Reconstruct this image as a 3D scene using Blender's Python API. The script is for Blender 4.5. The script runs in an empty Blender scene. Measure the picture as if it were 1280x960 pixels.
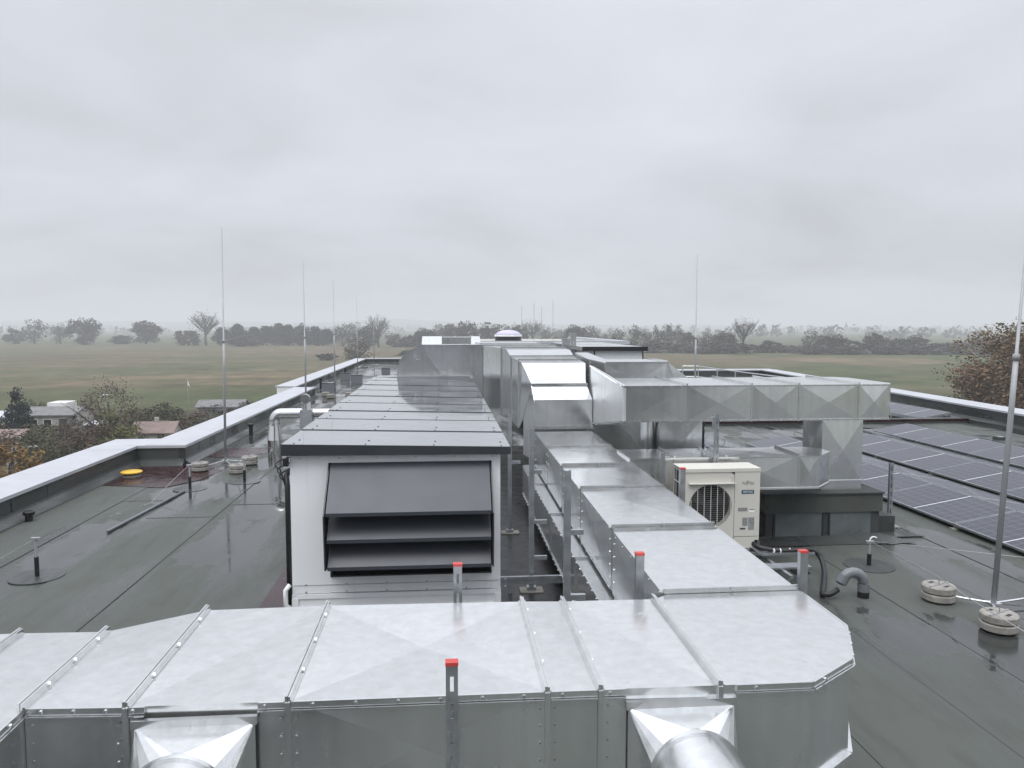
import bpy, math, random
from mathutils import Vector
R = math.radians
rnd = random.Random(7)
sc = bpy.context.scene
COL = sc.collection
# ------------------------------------------------------------------ camera
cam = bpy.data.cameras.new('camera'); camo = bpy.data.objects.new('camera', cam); COL.objects.link(camo)
cam.sensor_width = 36; cam.lens = 36*961/1280; cam.clip_start = 0.05; cam.clip_end = 30000
camo.location = (0, 0, 3); camo.rotation_euler = (R(90-4.285), 0, R(-5.04))
sc.camera = camo
# ------------------------------------------------------------------ world (overcast)
SUN_EL, SUN_AZ = R(62), R(205)
W = bpy.data.worlds.new('World'); sc.world = W; W.use_nodes = True
def world():
    nt = W.node_tree; N = nt.nodes; L = nt.links; N.clear()
    def n(t, **k):
        x = N.new(t)
        for a, b in k.items(): setattr(x, a, b)
        return x
    out = n('ShaderNodeOutputWorld'); tc = n('ShaderNodeTexCoord')
    sky = n('ShaderNodeTexSky', sky_type='NISHITA', sun_disc=False, sun_elevation=SUN_EL, sun_rotation=SUN_AZ)
    bs = n('ShaderNodeBackground'); bs.inputs[1].default_value = 0.06
    L.new(sky.outputs[0], bs.inputs[0])
    sep = n('ShaderNodeSeparateXYZ'); L.new(tc.outputs['Generated'], sep.inputs[0])
    zc = n('ShaderNodeMath', operation='MAXIMUM'); L.new(sep.outputs[2], zc.inputs[0]); zc.inputs[1].default_value = 0
    za = n('ShaderNodeMath', operation='ADD'); L.new(zc.outputs[0], za.inputs[0]); za.inputs[1].default_value = 0.30
    dv = n('ShaderNodeVectorMath', operation='DIVIDE'); L.new(tc.outputs['Generated'], dv.inputs[0])
    cb = n('ShaderNodeCombineXYZ')
    for i in range(3): L.new(za.outputs[0], cb.inputs[i])
    L.new(cb.outputs[0], dv.inputs[1])
    mp = n('ShaderNodeMapping'); L.new(dv.outputs[0], mp.inputs[0]); mp.inputs['Scale'].default_value = (0.8, 1.0, 0); mp.inputs['Location'].default_value = (3.4, 1.7, 0)
    no = n('ShaderNodeTexNoise'); no.inputs['Scale'].default_value = 1.5; no.inputs['Detail'].default_value = 5; no.inputs['Roughness'].default_value = 0.5; no.inputs['Distortion'].default_value = 0.35
    L.new(mp.outputs[0], no.inputs['Vector'])
    rp = n('ShaderNodeValToRGB'); L.new(no.outputs['Fac'], rp.inputs[0])
    e = rp.color_ramp.elements
    e[0].position = 0.30; e[0].color = (0.535, 0.550, 0.590, 1)
    e[1].position = 0.70; e[1].color = (0.69, 0.712, 0.775, 1)
    m = rp.color_ramp.elements.new(0.5); m.color = (0.625, 0.643, 0.70, 1)
    # an overcast sky is brighter overhead than at the horizon
    z1 = n('ShaderNodeMath', operation='MULTIPLY_ADD'); L.new(zc.outputs[0], z1.inputs[0]); z1.inputs[1].default_value = 0.55; z1.inputs[2].default_value = 1.0
    z2 = n('ShaderNodeMath', operation='SUBTRACT'); L.new(zc.outputs[0], z2.inputs[0]); z2.inputs[1].default_value = 0.36; z2.use_clamp = True
    zr = n('ShaderNodeMath', operation='MULTIPLY_ADD'); L.new(z2.outputs[0], zr.inputs[0]); zr.inputs[1].default_value = 3.2; L.new(z1.outputs[0], zr.inputs[2])
    mu = n('ShaderNodeVectorMath', operation='SCALE'); L.new(rp.outputs[0], mu.inputs[0]); L.new(zr.outputs[0], mu.inputs['Scale'])
    bc = n('ShaderNodeBackground'); bc.inputs[1].default_value = 1.0; L.new(mu.outputs[0], bc.inputs[0])
    mx = n('ShaderNodeMixShader'); mx.inputs[0].default_value = 0.95
    L.new(bs.outputs[0], mx.inputs[1]); L.new(bc.outputs[0], mx.inputs[2]); L.new(mx.outputs[0], out.inputs[0])
world()
sun = bpy.data.lights.new('sun', 'SUN'); sun.energy = 1.4; sun.angle = R(40); sun.color = (1, 0.97, 0.93)
suno = bpy.data.objects.new('sun', sun); COL.objects.link(suno)
suno.rotation_euler = (R(90)-SUN_EL, 0, R(180)-SUN_AZ)
vs = sc.view_settings; vs.view_transform = 'Standard'; vs.look = 'None'; vs.exposure = 0.0; vs.gamma = 1; vs.use_curve_mapping = False
sc.cycles.volume_bounces = 1; sc.cycles.max_bounces = 8; sc.cycles.glossy_bounces = 4

# ------------------------------------------------------------------ mesh helper
ORG = {}
class M:
    def __init__(s): s.v = []; s.f = []; s.mi = []; s.m = 0
    def add(s, vs, fs):
        o = len(s.v); s.v += [tuple(p) for p in vs]; s.f += [tuple(i+o for i in f) for f in fs]; s.mi += [s.m]*len(fs); return s
    def box(s, x0, x1, y0, y1, z0, z1):
        return s.add([(x0,y0,z0),(x1,y0,z0),(x1,y1,z0),(x0,y1,z0),(x0,y0,z1),(x1,y0,z1),(x1,y1,z1),(x0,y1,z1)],
                     [(3,2,1,0),(4,5,6,7),(0,1,5,4),(1,2,6,5),(2,3,7,6),(3,0,4,7)])
    def hexa(s, p, b=0.0):           # 8 corners: bottom ring then top ring; faces cross-broken by b
        F = [(3,2,1,0),(4,5,6,7),(0,1,5,4),(1,2,6,5),(2,3,7,6),(3,0,4,7)]
        for f in F: s.quad(*[p[i] for i in f], b)
        return s
    def quad(s, a, b, c, d, bulge=0.0):
        a, b, c, d = map(Vector, (a, b, c, d))
        if not bulge: return s.add([a,b,c,d], [(0,1,2,3)])
        nn = (c-a).cross(d-b)
        if nn.length < 1e-9: return s
        q = (a+b+c+d)/4 + nn.normalized()*bulge
        return s.add([a,b,c,d,q], [(0,1,4),(1,2,4),(2,3,4),(3,0,4)])
    def prism(s, lo, hi, b=0.0, caps=True, capb=0.0):   # two rings of points, counter-clockwise seen from hi
        n = len(lo)
        for i in range(n):
            j = (i+1) % n
            s.quad(lo[i], lo[j], hi[j], hi[i], b)
        if caps:
            for ring, rev in ((lo, True), (hi, False)):
                r = list(reversed(ring)) if rev else list(ring)
                if n == 4 and capb: s.quad(*r, capb)
                else: s.add(r, [tuple(range(n))])
        return s
    def ring_tube(s, pts, r, n=8, caps=True):
        pts = [Vector(p) for p in pts]; k = len(pts)
        rr = r if isinstance(r, (list, tuple)) else [r]*k
        o = len(s.v); u = None
        for i in range(k):
            t = (pts[min(i+1,k-1)]-pts[max(i-1,0)])
            if t.length < 1e-9: t = Vector((0,0,1))
            t.normalize()
            if u is None: u = t.orthogonal().normalized()
            else:
                u = (u - t*u.dot(t))
                u = u.normalized() if u.length > 1e-6 else t.orthogonal().normalized()
            w = t.cross(u)
            for j in range(n):
                a = 2*math.pi*j/n
                s.v.append(tuple(pts[i]+(u*math.cos(a)+w*math.sin(a))*rr[i]))
        for i in range(k-1):
            for j in range(n):
                j2 = (j+1) % n
                s.f.append((o+i*n+j, o+i*n+j2, o+(i+1)*n+j2, o+(i+1)*n+j)); s.mi.append(s.m)
        if caps:
            s.f.append(tuple(o+j for j in reversed(range(n)))); s.mi.append(s.m)
            s.f.append(tuple(o+(k-1)*n+j for j in range(n))); s.mi.append(s.m)
        return s
    def cyl(s, x, y, z0, z1, r, n=24, r1=None):
        return s.ring_tube([(x,y,z0),(x,y,z1)], [r, r if r1 is None else r1], n)
    def lathe(s, x, y, prof, n=28):
        o = len(s.v)
        for (r, z) in prof:
            for j in range(n):
                a = 2*math.pi*j/n; s.v.append((x+r*math.cos(a), y+r*math.sin(a), z))
        for i in range(len(prof)-1):
            for j in range(n):
                j2 = (j+1) % n
                s.f.append((o+i*n+j, o+i*n+j2, o+(i+1)*n+j2, o+(i+1)*n+j)); s.mi.append(s.m)
        s.f.append(tuple(o+j for j in reversed(range(n)))); s.mi.append(s.m)
        s.f.append(tuple(o+(len(prof)-1)*n+j for j in range(n))); s.mi.append(s.m)
        return s
    def bar(s, p, q, w, h):
        p, q = Vector(p), Vector(q); t = (q-p).normalized()
        sd = t.cross(Vector((0,0,1)))
        sd = sd.normalized() if sd.length > 1e-4 else Vector((1,0,0))
        up = sd.cross(t)
        c = [(-1,-1),(1,-1),(1,1),(-1,1)]
        return s.prism([p+sd*a*w/2+up*b*h/2 for a,b in c][::-1], [q+sd*a*w/2+up*b*h/2 for a,b in c][::-1])
    def build(s, name, mat, parent=None, smooth=False, at=None, kind=None):
        me = bpy.data.meshes.new(name); org = ORG[parent.name] if parent else Vector(at or (0,0,0))
        me.from_pydata([(x-org.x, y-org.y, z-org.z) for x,y,z in s.v], [], s.f)
        mats = mat if isinstance(mat, (list, tuple)) else [mat]
        for k in mats: me.materials.append(k)
        if len(mats) > 1: me.polygons.foreach_set('material_index', s.mi)
        if smooth: me.polygons.foreach_set('use_smooth', [True]*len(s.f))
        me.update()
        o = bpy.data.objects.new(name, me); COL.objects.link(o)
        if parent: o.parent = parent
        else: o.location = org
        ORG[o.name] = org
        if kind: o['kind'] = kind
        return o
def smooth_by_angle(o, a=40):
    me = o.data
    me.polygons.foreach_set('use_smooth', [True]*len(me.polygons))
    try: me.set_sharp_from_angle(angle=R(a))
    except Exception: pass
    return o
def tag(o, label, cat, group=None):
    o['label'] = label; o['category'] = cat
    if group: o['group'] = group
    return o
def thing(name, label, cat, loc, group=None):
    o = bpy.data.objects.new(name, None); o.empty_display_size = 0.2; COL.objects.link(o); o.location = loc
    ORG[o.name] = Vector(loc); return tag(o, label, cat, group)
def copy_tree(o, loc, label, group=None, rz=None):
    def cp(x, par):
        c = x.copy(); COL.objects.link(c)
        if par: c.parent = par
        for ch in x.children: cp(ch, c)
        return c
    c = cp(o, None); c.location = loc; c['label'] = label
    if group: c['group'] = group
    if rz is not None: c.rotation_euler = (0,0,rz)
    ORG[c.name] = Vector(loc)
    return c
def lerp_tab(tab, y):
    if y <= tab[0][0]: return tab[0][1]
    for (a, va), (b, vb) in zip(tab, tab[1:]):
        if y <= b: return va+(vb-va)*(y-a)/(b-a)
    return tab[-1][1]
def arc(c, r, a0, a1, n, ax):    # points on an arc in the plane of two axes ax=(u,v)
    u, v = Vector(ax[0]), Vector(ax[1]); c = Vector(c)
    return [c+u*r*math.cos(R(a0+(a1-a0)*i/n))+v*r*math.sin(R(a0+(a1-a0)*i/n)) for i in range(n+1)]

# ------------------------------------------------------------------ materials
def nodes(name):
    m = bpy.data.materials.new(name); m.use_nodes = True
    nt = m.node_tree; b = nt.nodes['Principled BSDF']; return m, nt, b
class G:   # small node graph helper
    def __init__(s, nt): s.nt = nt; s.tc = nt.nodes.new('ShaderNodeTexCoord'); s.oi = None
    def new(s, t): return s.nt.nodes.new(t)
    def link(s, a, b): s.nt.links.new(a, b)
    def co(s, scale=(1,1,1), src='Object', rot=(0,0,0)):
        mp = s.new('ShaderNodeMapping'); mp.inputs['Scale'].default_value = scale; mp.inputs['Rotation'].default_value = rot
        s.link(s.tc.outputs[src], mp.inputs[0]); return mp.outputs[0]
    def world(s, scale=(1,1,1)):
        g = s.new('ShaderNodeNewGeometry'); mp = s.new('ShaderNodeMapping'); mp.inputs['Scale'].default_value = scale
        s.link(g.outputs['Position'], mp.inputs[0]); return mp.outputs[0]
    def noise(s, vec, scale, detail=3, rough=0.5, dist=0):
        n = s.new('ShaderNodeTexNoise'); n.inputs['Scale'].default_value = scale; n.inputs['Detail'].default_value = detail
        n.inputs['Roughness'].default_value = rough; n.inputs['Distortion'].default_value = dist
        s.link(vec, n.inputs['Vector']); return n.outputs['Fac']
    def voro(s, vec, scale, out='Color'):
        n = s.new('ShaderNodeTexVoronoi'); n.inputs['Scale'].default_value = scale; s.link(vec, n.inputs['Vector']); return n.outputs[out]
    def rng(s, f, a, b, c, d):
        n = s.new('ShaderNodeMapRange'); s.link(f, n.inputs[0])
        for i, v in enumerate((a,b,c,d)): n.inputs[i+1].default_value = v
        return n.outputs[0]
    def mix(s, f, a, b):
        n = s.new('ShaderNodeMix'); n.data_type = 'RGBA'
        if isinstance(f, (int, float)): n.inputs[0].default_value = f
        else: s.link(f, n.inputs[0])
        for sock, v in ((n.inputs[6], a), (n.inputs[7], b)):
            if isinstance(v, tuple): sock.default_value = (*v, 1) if len(v) == 3 else v
            else: s.link(v, sock)
        return n.outputs[2]
    def math(s, op, a, b=0.0):
        n = s.new('ShaderNodeMath'); n.operation = op
        for i, v in enumerate((a, b)):
            if isinstance(v, (int, float)): n.inputs[i].default_value = v
            else: s.link(v, n.inputs[i])
        return n.outputs[0]
    def bump(s, h, strength, dist, b):
        n = s.new('ShaderNodeBump'); n.inputs['Strength'].default_value = strength; n.inputs['Distance'].default_value = dist
        s.link(h, n.inputs['Height']); s.link(n.outputs[0], b.inputs['Normal'])
    def rand(s):
        if not s.oi: s.oi = s.new('ShaderNodeObjectInfo')
        return s.oi.outputs['Random']
def plain(name, col, rough=0.5, metal=0.0, vary=0.12, nscale=3.0, coat=0.0, spec=0.5, rvary=0.1, streak=0.0):
    m, nt, b = nodes(name); g = G(nt)
    v = g.world()
    f = g.noise(v, nscale, 4, 0.6)
    k = g.rng(f, 0.3, 0.7, 1-vary, 1+vary)
    if streak: k = g.math('MULTIPLY', k, g.rng(g.noise(g.world((9, 9, 0.5)), 1.0, 5, 0.65), 0.52, 0.75, 1.0, 1-streak))
    n = g.new('ShaderNodeVectorMath'); n.operation = 'SCALE'; n.inputs[0].default_value = col; g.link(k, n.inputs['Scale'])
    g.link(n.outputs[0], b.inputs['Base Color'])
    g.link(g.rng(g.noise(v, nscale*2.3, 3), 0.3, 0.7, max(0.02, rough-rvary), min(1, rough+rvary)), b.inputs['Roughness'])
    b.inputs['Metallic'].default_value = metal; b.inputs['Coat Weight'].default_value = coat
    b.inputs['Specular IOR Level'].default_value = spec
    return m
def galvanised(name, base=0.62, rough=0.34):
    m, nt, b = nodes(name); g = G(nt); v = g.world()
    sp = g.voro(v, 55); 
    bw = g.new('ShaderNodeRGBToBW'); g.link(sp, bw.inputs[0])
    cloud = g.noise(v, 1.7, 5, 0.6, 0.6)
    drip = g.noise(g.world((14, 14, 0.55)), 1.0, 4, 0.6)
    lv = g.math('ADD', g.rng(bw.outputs[0], 0, 1, -0.012, 0.012), g.rng(cloud, 0.25, 0.75, -0.018, 0.018))
    lv = g.math('ADD', lv, g.rng(drip, 0.3, 0.7, -0.05, 0.05))
    lv = g.math('ADD', lv, g.rng(g.rand(), 0, 1, -0.05, 0.05))
    stain = g.rng(g.noise(g.world((1.0, 1.0, 0.6)), 3.6, 7, 0.68, 0.8), 0.60, 0.72, 0.0, 1.0)
    spots = g.rng(g.noise(v, 21, 3, 0.6), 0.66, 0.73, 0.0, 1.0)
    lv = g.math('SUBTRACT', lv, g.math('ADD', g.math('MULTIPLY', stain, 0.07), g.math('MULTIPLY', spots, 0.08)))
    lv = g.math('ADD', lv, base)
    cb = g.new('ShaderNodeCombineColor')
    g.link(g.math('MULTIPLY', lv, 0.985), cb.inputs[0]); g.link(lv, cb.inputs[1]); g.link(g.math('MULTIPLY', lv, 1.0), cb.inputs[2])
    g.link(cb.outputs[0], b.inputs['Base Color'])
    b.inputs['Metallic'].default_value = 0.94
    rr = g.math('ADD', g.rng(cloud, 0.25, 0.75, rough+0.05, rough-0.04), g.rng(g.noise(v, 9, 3), 0.3, 0.7, -0.02, 0.02))
    rr = g.math('ADD', rr, g.math('MULTIPLY', stain, 0.10))
    g.link(rr, b.inputs['Roughness'])
    g.bump(g.noise(v, 2.2, 2), 0.05, 0.02, b)
    return m
PUDDLES = [(-4.1,14.3,0.7,1.1),(-4.9,14.1,0.5,0.7),(-3.15,12.6,0.32,3.0),(-3.8,17.3,1.0,1.1),(-3.2,10.6,0.35,1.0),(-4.7,20.8,0.6,1.4),(-4.3,25.5,0.8,2.4),(-4.3,32,1.0,2.5),(-4.5,41,1.0,4.0),(-4.0,50,1.2,4.0),(-5.1,11.0,0.4,1.3),(5.2,6.1,0.5,1.1),(9.2,20.2,1.9,0.5),(12.2,20.4,2.2,0.4),(14.0,19.6,1.0,0.4),(10.6,19.3,1.8,0.3),(7.0,20.6,1.4,0.6),(12.0,21.3,1.6,0.25),(4.6,19.2,1.0,1.4),(6.9,9.7,0.4,1.0),(4.5,6.9,0.4,0.6)]
def membrane(name, dry=(0.084,0.092,0.083), wet=(0.033,0.037,0.033), puddles=True):
    m, nt, b = nodes(name); g = G(nt)
    w1 = g.noise(g.world((0.9, 0.16, 1.0)), 1.0, 5, 0.55, 0.6)
    w2 = g.noise(g.world((0.35, 0.22, 1)), 1.0, 4, 0.55, 0.9)
    w3 = g.noise(g.world((3.2, 0.5, 1)), 1.0, 4, 0.6, 0.3)
    ww = g.math('ADD', g.math('ADD', g.math('MULTIPLY', w1, 0.45), g.math('MULTIPLY', w2, 0.35)), g.math('MULTIPLY', w3, 0.20))
    ww = g.math('ADD', ww, g.rng(g.rand(), 0, 1, -0.025, 0.025))
    # water creeps along the laps of the 0.95 m strips
    spx = g.new('ShaderNodeSeparateXYZ'); g.link(g.world(), spx.inputs[0])
    fr = g.math('FRACT', g.math('DIVIDE', g.math('ADD', g.math('ADD', spx.outputs[0], 6.55), g.rng(g.noise(g.world((1, 0.6, 1)), 1.5, 3), 0.2, 0.8, -0.07, 0.07)), 0.95))
    edge = g.math('ABSOLUTE', g.math('SUBTRACT', fr, 0.5))
    ww = g.math('ADD', ww, g.rng(edge, 0.30, 0.5, -0.012, 0.035))
    wet_f = g.rng(ww, 0.46, 0.55, 0.0, 1.0)
    grain = g.noise(g.world(), 150, 2, 0.6)
    c = g.mix(wet_f, dry, wet)
    c = g.mix(g.rng(grain, 0.25, 0.75, 0.0, 0.25), c, (0.12,0.128,0.121))
    c = g.mix(g.rng(g.noise(g.world(), 0.8, 5, 0.65), 0.5, 0.75, 0, 0.4), c, (0.055,0.058,0.047))
    c = g.mix(g.rng(g.noise(g.world((5,0.7,1)), 1.0, 4, 0.6), 0.52, 0.72, 0, 0.35), c, (0.036,0.039,0.037))
    r = g.rng(ww, 0.455, 0.56, 0.70, 0.12)
    gb = grain
    if puddles:
        f = g.rng(ww, 0.562, 0.582, 0.0, 1.0)
        ed = g.rng(g.noise(g.world((1.1, 0.55, 1)), 1.3, 4, 0.6, 0.6), 0.25, 0.75, -0.75, 0.75)
        for (px, py, rx, ry) in PUDDLES:    # hollows in the roof where rain water stands
            sb = g.new('ShaderNodeVectorMath'); sb.operation = 'SUBTRACT'; g.link(g.world(), sb.inputs[0]); sb.inputs[1].default_value = (px, py, 0)
            sv = g.new('ShaderNodeVectorMath'); sv.operation = 'MULTIPLY'; g.link(sb.outputs[0], sv.inputs[0]); sv.inputs[1].default_value = (1/rx, 1/ry, 0)
            ln = g.new('ShaderNodeVectorMath'); ln.operation = 'LENGTH'; g.link(sv.outputs[0], ln.inputs[0])
            f = g.math('MAXIMUM', f, g.rng(g.math('ADD', ln.outputs['Value'], ed), 0.86, 0.98, 1.0, 0.0))
        pud = f
        c = g.mix(pud, c, (0.036,0.039,0.037)); r = g.math('MULTIPLY', r, g.rng(pud, 0, 1, 1.0, 0.22)); gb = g.math('MULTIPLY', grain, g.rng(pud, 0, 1, 1.0, 0.02))
    g.link(c, b.inputs['Base Color']); g.link(r, b.inputs['Roughness'])
    sl = g.rng(ww, 0.455, 0.56, 0.18, 0.50)
    if puddles: sl = g.math('ADD', sl, g.math('MULTIPLY', pud, 0.35))
    g.link(sl, b.inputs['Specular IOR Level'])
    g.bump(gb, 0.30, 0.003, b)
    return m
MT = {}
MT['galv'] = galvanised('galvanised_sheet', 0.80, 0.20)
MT['galv_smooth'] = galvanised('bright_galvanised_sheet', 0.80, 0.18)
MT['galv_dull'] = galvanised('dull_galvanised_sheet', 0.60, 0.46)
MT['strut'] = plain('hot_dip_steel', (0.42,0.44,0.46), 0.42, 0.85, 0.18, 8)
MT['alu'] = plain('aluminium', (0.62,0.63,0.64), 0.35, 0.9, 0.08, 6)
MT['mast'] = plain('aluminium_mast', (0.36,0.37,0.38), 0.55, 0.25, 0.08, 3)
MT['polished'] = plain('polished_steel', (0.72,0.72,0.72), 0.14, 1.0, 0.05, 4, rvary=0.05)
MT['white'] = plain('white_coated_panel', (0.84,0.86,0.87), 0.42, 0, 0.03, 1.3, streak=0.10)
MT['anthracite'] = plain('anthracite_coat', (0.035,0.038,0.043), 0.36, 0, 0.12, 2)
MT['hood'] = plain('anthracite_louvre', (0.050,0.056,0.067), 0.36, 0.1, 0.04, 2.2, rvary=0.03)
MT['black'] = plain('black_plastic', (0.012,0.012,0.013), 0.45, 0, 0.2, 9)
MT['red'] = plain('red_plastic_cap', (0.50,0.060,0.050), 0.45, 0, 0.08, 20)
MT['beige'] = plain('ivory_casing', (0.60,0.585,0.53), 0.42, 0, 0.03, 3)
MT['beige_dark'] = plain('darker_ivory', (0.50,0.49,0.45), 0.5, 0, 0.04, 4)  # slightly darker ivory for the grille bars and one sticker
MT['coil'] = plain('coil_fins', (0.020,0.026,0.038), 0.4, 0.3, 0.3, 40)
MT['concrete'] = plain('concrete', (0.27,0.26,0.235), 0.75, 0, 0.25, 14)
MT['yellow'] = plain('yellow_plastic', (0.72,0.42,0.03), 0.4, 0, 0.08, 9)
MT['pvc'] = plain('grey_pvc', (0.16,0.17,0.185), 0.35, 0, 0.08, 8)
MT['coping'] = plain('coping_sheet', (0.50,0.515,0.545), 0.38, 0.3, 0.06, 1.2, streak=0.0)
MT['membrane'] = membrane('wet_roof_membrane')
MT['wet_sheet'] = plain('wet_membrane_sheet', (0.13,0.148,0.150), 0.20, 0, 0.25, 2)
MT['facing'] = membrane('upstand_membrane', (0.055,0.060,0.059), (0.038,0.042,0.041), False)
MT['bead'] = plain('bitumen_bead', (0.026,0.027,0.027), 0.35, 0, 0.3, 2)
MT['maroon'] = plain('red_brown_membrane', (0.026,0.006,0.008), 0.24, 0, 0.4, 2, rvary=0.14)
MT['near_black'] = plain('near_black_floor', (0.014,0.014,0.014), 0.35, 0, 0.4, 2)  # near-black tone for the floor sheet in the gap
MT['tint_white'] = plain('white_print', (0.8,0.82,0.82), 0.5)
MT['teal'] = plain('teal_print', (0.01,0.075,0.12), 0.4)
MT['inkgrey'] = plain('grey_print', (0.25,0.25,0.25), 0.5, 0, 0.15, 60)
MT['ink'] = plain('dark_print', (0.06,0.06,0.06), 0.5)
MT['wire'] = plain('aluminium_wire', (0.36,0.36,0.35), 0.5, 0.5)
MT['plaster'] = plain('white_render', (0.70,0.70,0.68), 0.8, 0, 0.1, 0.8)
MT['dirty_plaster'] = plain('dirty_render', (0.40,0.39,0.36), 0.85, 0, 0.3, 0.8)
MT['blocker_grey'] = plain('blocker_grey', (0.16,0.16,0.155), 0.85, 0, 0.2, 0.6)  # colour of the block added behind the camera
MT['slate'] = plain('grey_fibre_roof', (0.16,0.16,0.16), 0.7, 0, 0.25, 1.5)
MT['rust_roof'] = plain('weathered_red_roof', (0.20,0.145,0.13), 0.65, 0, 0.3, 1.2)
MT['window'] = plain('dark_window', (0.02,0.022,0.025), 0.1)
MT['bark'] = plain('bark', (0.07,0.06,0.05), 0.9, 0, 0.3, 4)
MT['dome'] = plain('opal_dome', (0.50,0.47,0.66), 0.22, 0, 0.03, 2)
def solar_mat():
    m, nt, b = nodes('solar_glass'); g = G(nt); v = g.co()
    br = g.new('ShaderNodeTexBrick'); br.offset = 0; br.squash = 1
    br.inputs['Scale'].default_value = 1; br.inputs['Mortar Size'].default_value = 0.0045; br.inputs['Mortar Smooth'].default_value = 0.1
    br.inputs['Brick Width'].default_value = 0.160; br.inputs['Row Height'].default_value = 0.160
    br.inputs['Color1'].default_value = (0.018,0.021,0.036,1); br.inputs['Color2'].default_value = (0.022,0.024,0.042,1); br.inputs['Mortar'].default_value = (0.11,0.115,0.135,1)
    g.link(v, br.inputs['Vector']); g.link(br.outputs['Color'], b.inputs['Base Color'])
    g.link(g.rng(g.noise(g.world(), 2.2, 4), 0.3, 0.7, 0.03, 0.09), b.inputs['Roughness'])
    b.inputs['IOR'].default_value = 1.5
    return m
MT['solar'] = solar_mat()
def ahu_roof_mat():
    m, nt, b = nodes('wet_grey_roof_sheet'); g = G(nt)
    w = g.noise(g.world((1, 1.6, 1)), 1.1, 4, 0.5, 0.5)
    g.link(g.mix(g.rng(w, 0.35, 0.65, 0, 1), (0.34,0.35,0.375), (0.25,0.26,0.28)), b.inputs['Base Color'])
    g.link(g.rng(w, 0.38, 0.56, 0.22, 0.04), b.inputs['Roughness'])
    b.inputs['Metallic'].default_value = 0.55
    b.inputs['Coat Weight'].default_value = 0.6; b.inputs['Coat Roughness'].default_value = 0.04
    g.bump(g.noise(g.world((1, 2.2, 1)), 2.0, 3, 0.5), 0.10, 0.02, b)
    return m
MT['ahu_roof'] = ahu_roof_mat()
def leaf(name, a, bcol, c):
    m, nt, b = nodes(name); g = G(nt); v = g.co()
    f = g.voro(v, 1.3); bw = g.new('ShaderNodeRGBToBW'); g.link(f, bw.inputs[0])
    f2 = g.noise(v, 0.35, 3)
    col = g.mix(g.rng(bw.outputs[0], 0.2, 0.8, 0, 1), a, bcol)
    col = g.mix(g.rng(f2, 0.42, 0.62, 0, 0.8), col, c)
    hs = g.new('ShaderNodeHueSaturation'); g.link(col, hs.inputs['Color'])
    g.link(g.rng(g.rand(), 0, 1, 0.75, 1.25), hs.inputs['Value'])
    g.link(hs.outputs[0], b.inputs['Base Color']); b.inputs['Roughness'].default_value = 0.7
    b.inputs['Specular IOR Level'].default_value = 0.2
    return m
LEAF = {
 'round': leaf('autumn_oak_leaf', (0.060,0.050,0.036), (0.042,0.045,0.030), (0.085,0.056,0.038)),
 'sparse': leaf('thin_leaf', (0.080,0.068,0.050), (0.055,0.055,0.042), (0.10,0.075,0.055)),
 'bare': leaf('twig', (0.085,0.075,0.062), (0.065,0.06,0.05), (0.10,0.085,0.065)),
 'pine': leaf('pine_needle', (0.040,0.042,0.036), (0.030,0.036,0.030), (0.052,0.048,0.040)),
 'tall': leaf('birch_leaf', (0.075,0.068,0.052), (0.052,0.052,0.042), (0.095,0.075,0.055)),
 'bush': leaf('hedge_leaf', (0.060,0.056,0.044), (0.045,0.045,0.034), (0.078,0.060,0.045)),
 'fir': leaf('fir_needle', (0.022,0.030,0.027), (0.030,0.040,0.036), (0.020,0.026,0.022)),
 'redbush': leaf('red_brown_leaf', (0.097,0.054,0.043), (0.081,0.065,0.049), (0.121,0.074,0.057)),
 'yellow': leaf('yellow_green_leaf', (0.149,0.155,0.041), (0.095,0.115,0.041), (0.189,0.149,0.047)),
 'olive': leaf('olive_leaf', (0.074,0.076,0.038), (0.054,0.062,0.032), (0.108,0.086,0.043)),
 'russet': leaf('russet_leaf', (0.095,0.065,0.046), (0.068,0.059,0.041), (0.128,0.070,0.049)),
 'orange': leaf('orange_leaf', (0.216,0.115,0.027), (0.128,0.084,0.032), (0.270,0.162,0.038)),
 'hedge': leaf('dark_hedge_leaf', (0.030,0.036,0.024), (0.024,0.030,0.020), (0.042,0.040,0.026)),
 'bigred': leaf('beech_leaf', (0.150,0.098,0.062), (0.095,0.092,0.050), (0.21,0.115,0.065)),
}
def field_mat(name, a, bcol, c, sx=0.02, sy=0.09):
    m, nt, b = nodes(name); g = G(nt)
    f1 = g.noise(g.world((sx*0.6, sy*0.25, 1)), 1.0, 7, 0.66, 0.6); f2 = g.noise(g.world((0.022, 0.05, 1)), 1.0, 6, 0.7, 0.4)
    f3 = g.noise(g.world((0.12, 0.06, 1)), 1.0, 6, 0.75)
    col = g.mix(g.rng(f1, 0.42, 0.58, 0, 1), a, bcol)
    col = g.mix(g.rng(f2, 0.46, 0.66, 0, 0.85), col, c)
    hs = g.new('ShaderNodeHueSaturation'); g.link(col, hs.inputs['Color']); g.link(g.rng(f3, 0.3, 0.7, 0.62, 1.38), hs.inputs['Value'])
    g.link(hs.outputs[0], b.inputs['Base Color']); b.inputs['Roughness'].default_value = 0.95; b.inputs['Specular IOR Level'].default_value = 0.1
    return m
MT['grass'] = field_mat('meadow', (0.055,0.072,0.032), (0.075,0.085,0.040), (0.11,0.095,0.060))
MT['brown'] = field_mat('stubble_field', (0.108,0.088,0.054), (0.078,0.086,0.045), (0.150,0.122,0.084), 0.012, 0.06)
MT['tan'] = field_mat('dry_grass', (0.17,0.130,0.085), (0.12,0.100,0.060), (0.085,0.085,0.045), 0.05, 0.2)
MT['green'] = field_mat('green_field', (0.058,0.073,0.032), (0.075,0.080,0.040), (0.105,0.098,0.058), 0.05, 0.2)
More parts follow.
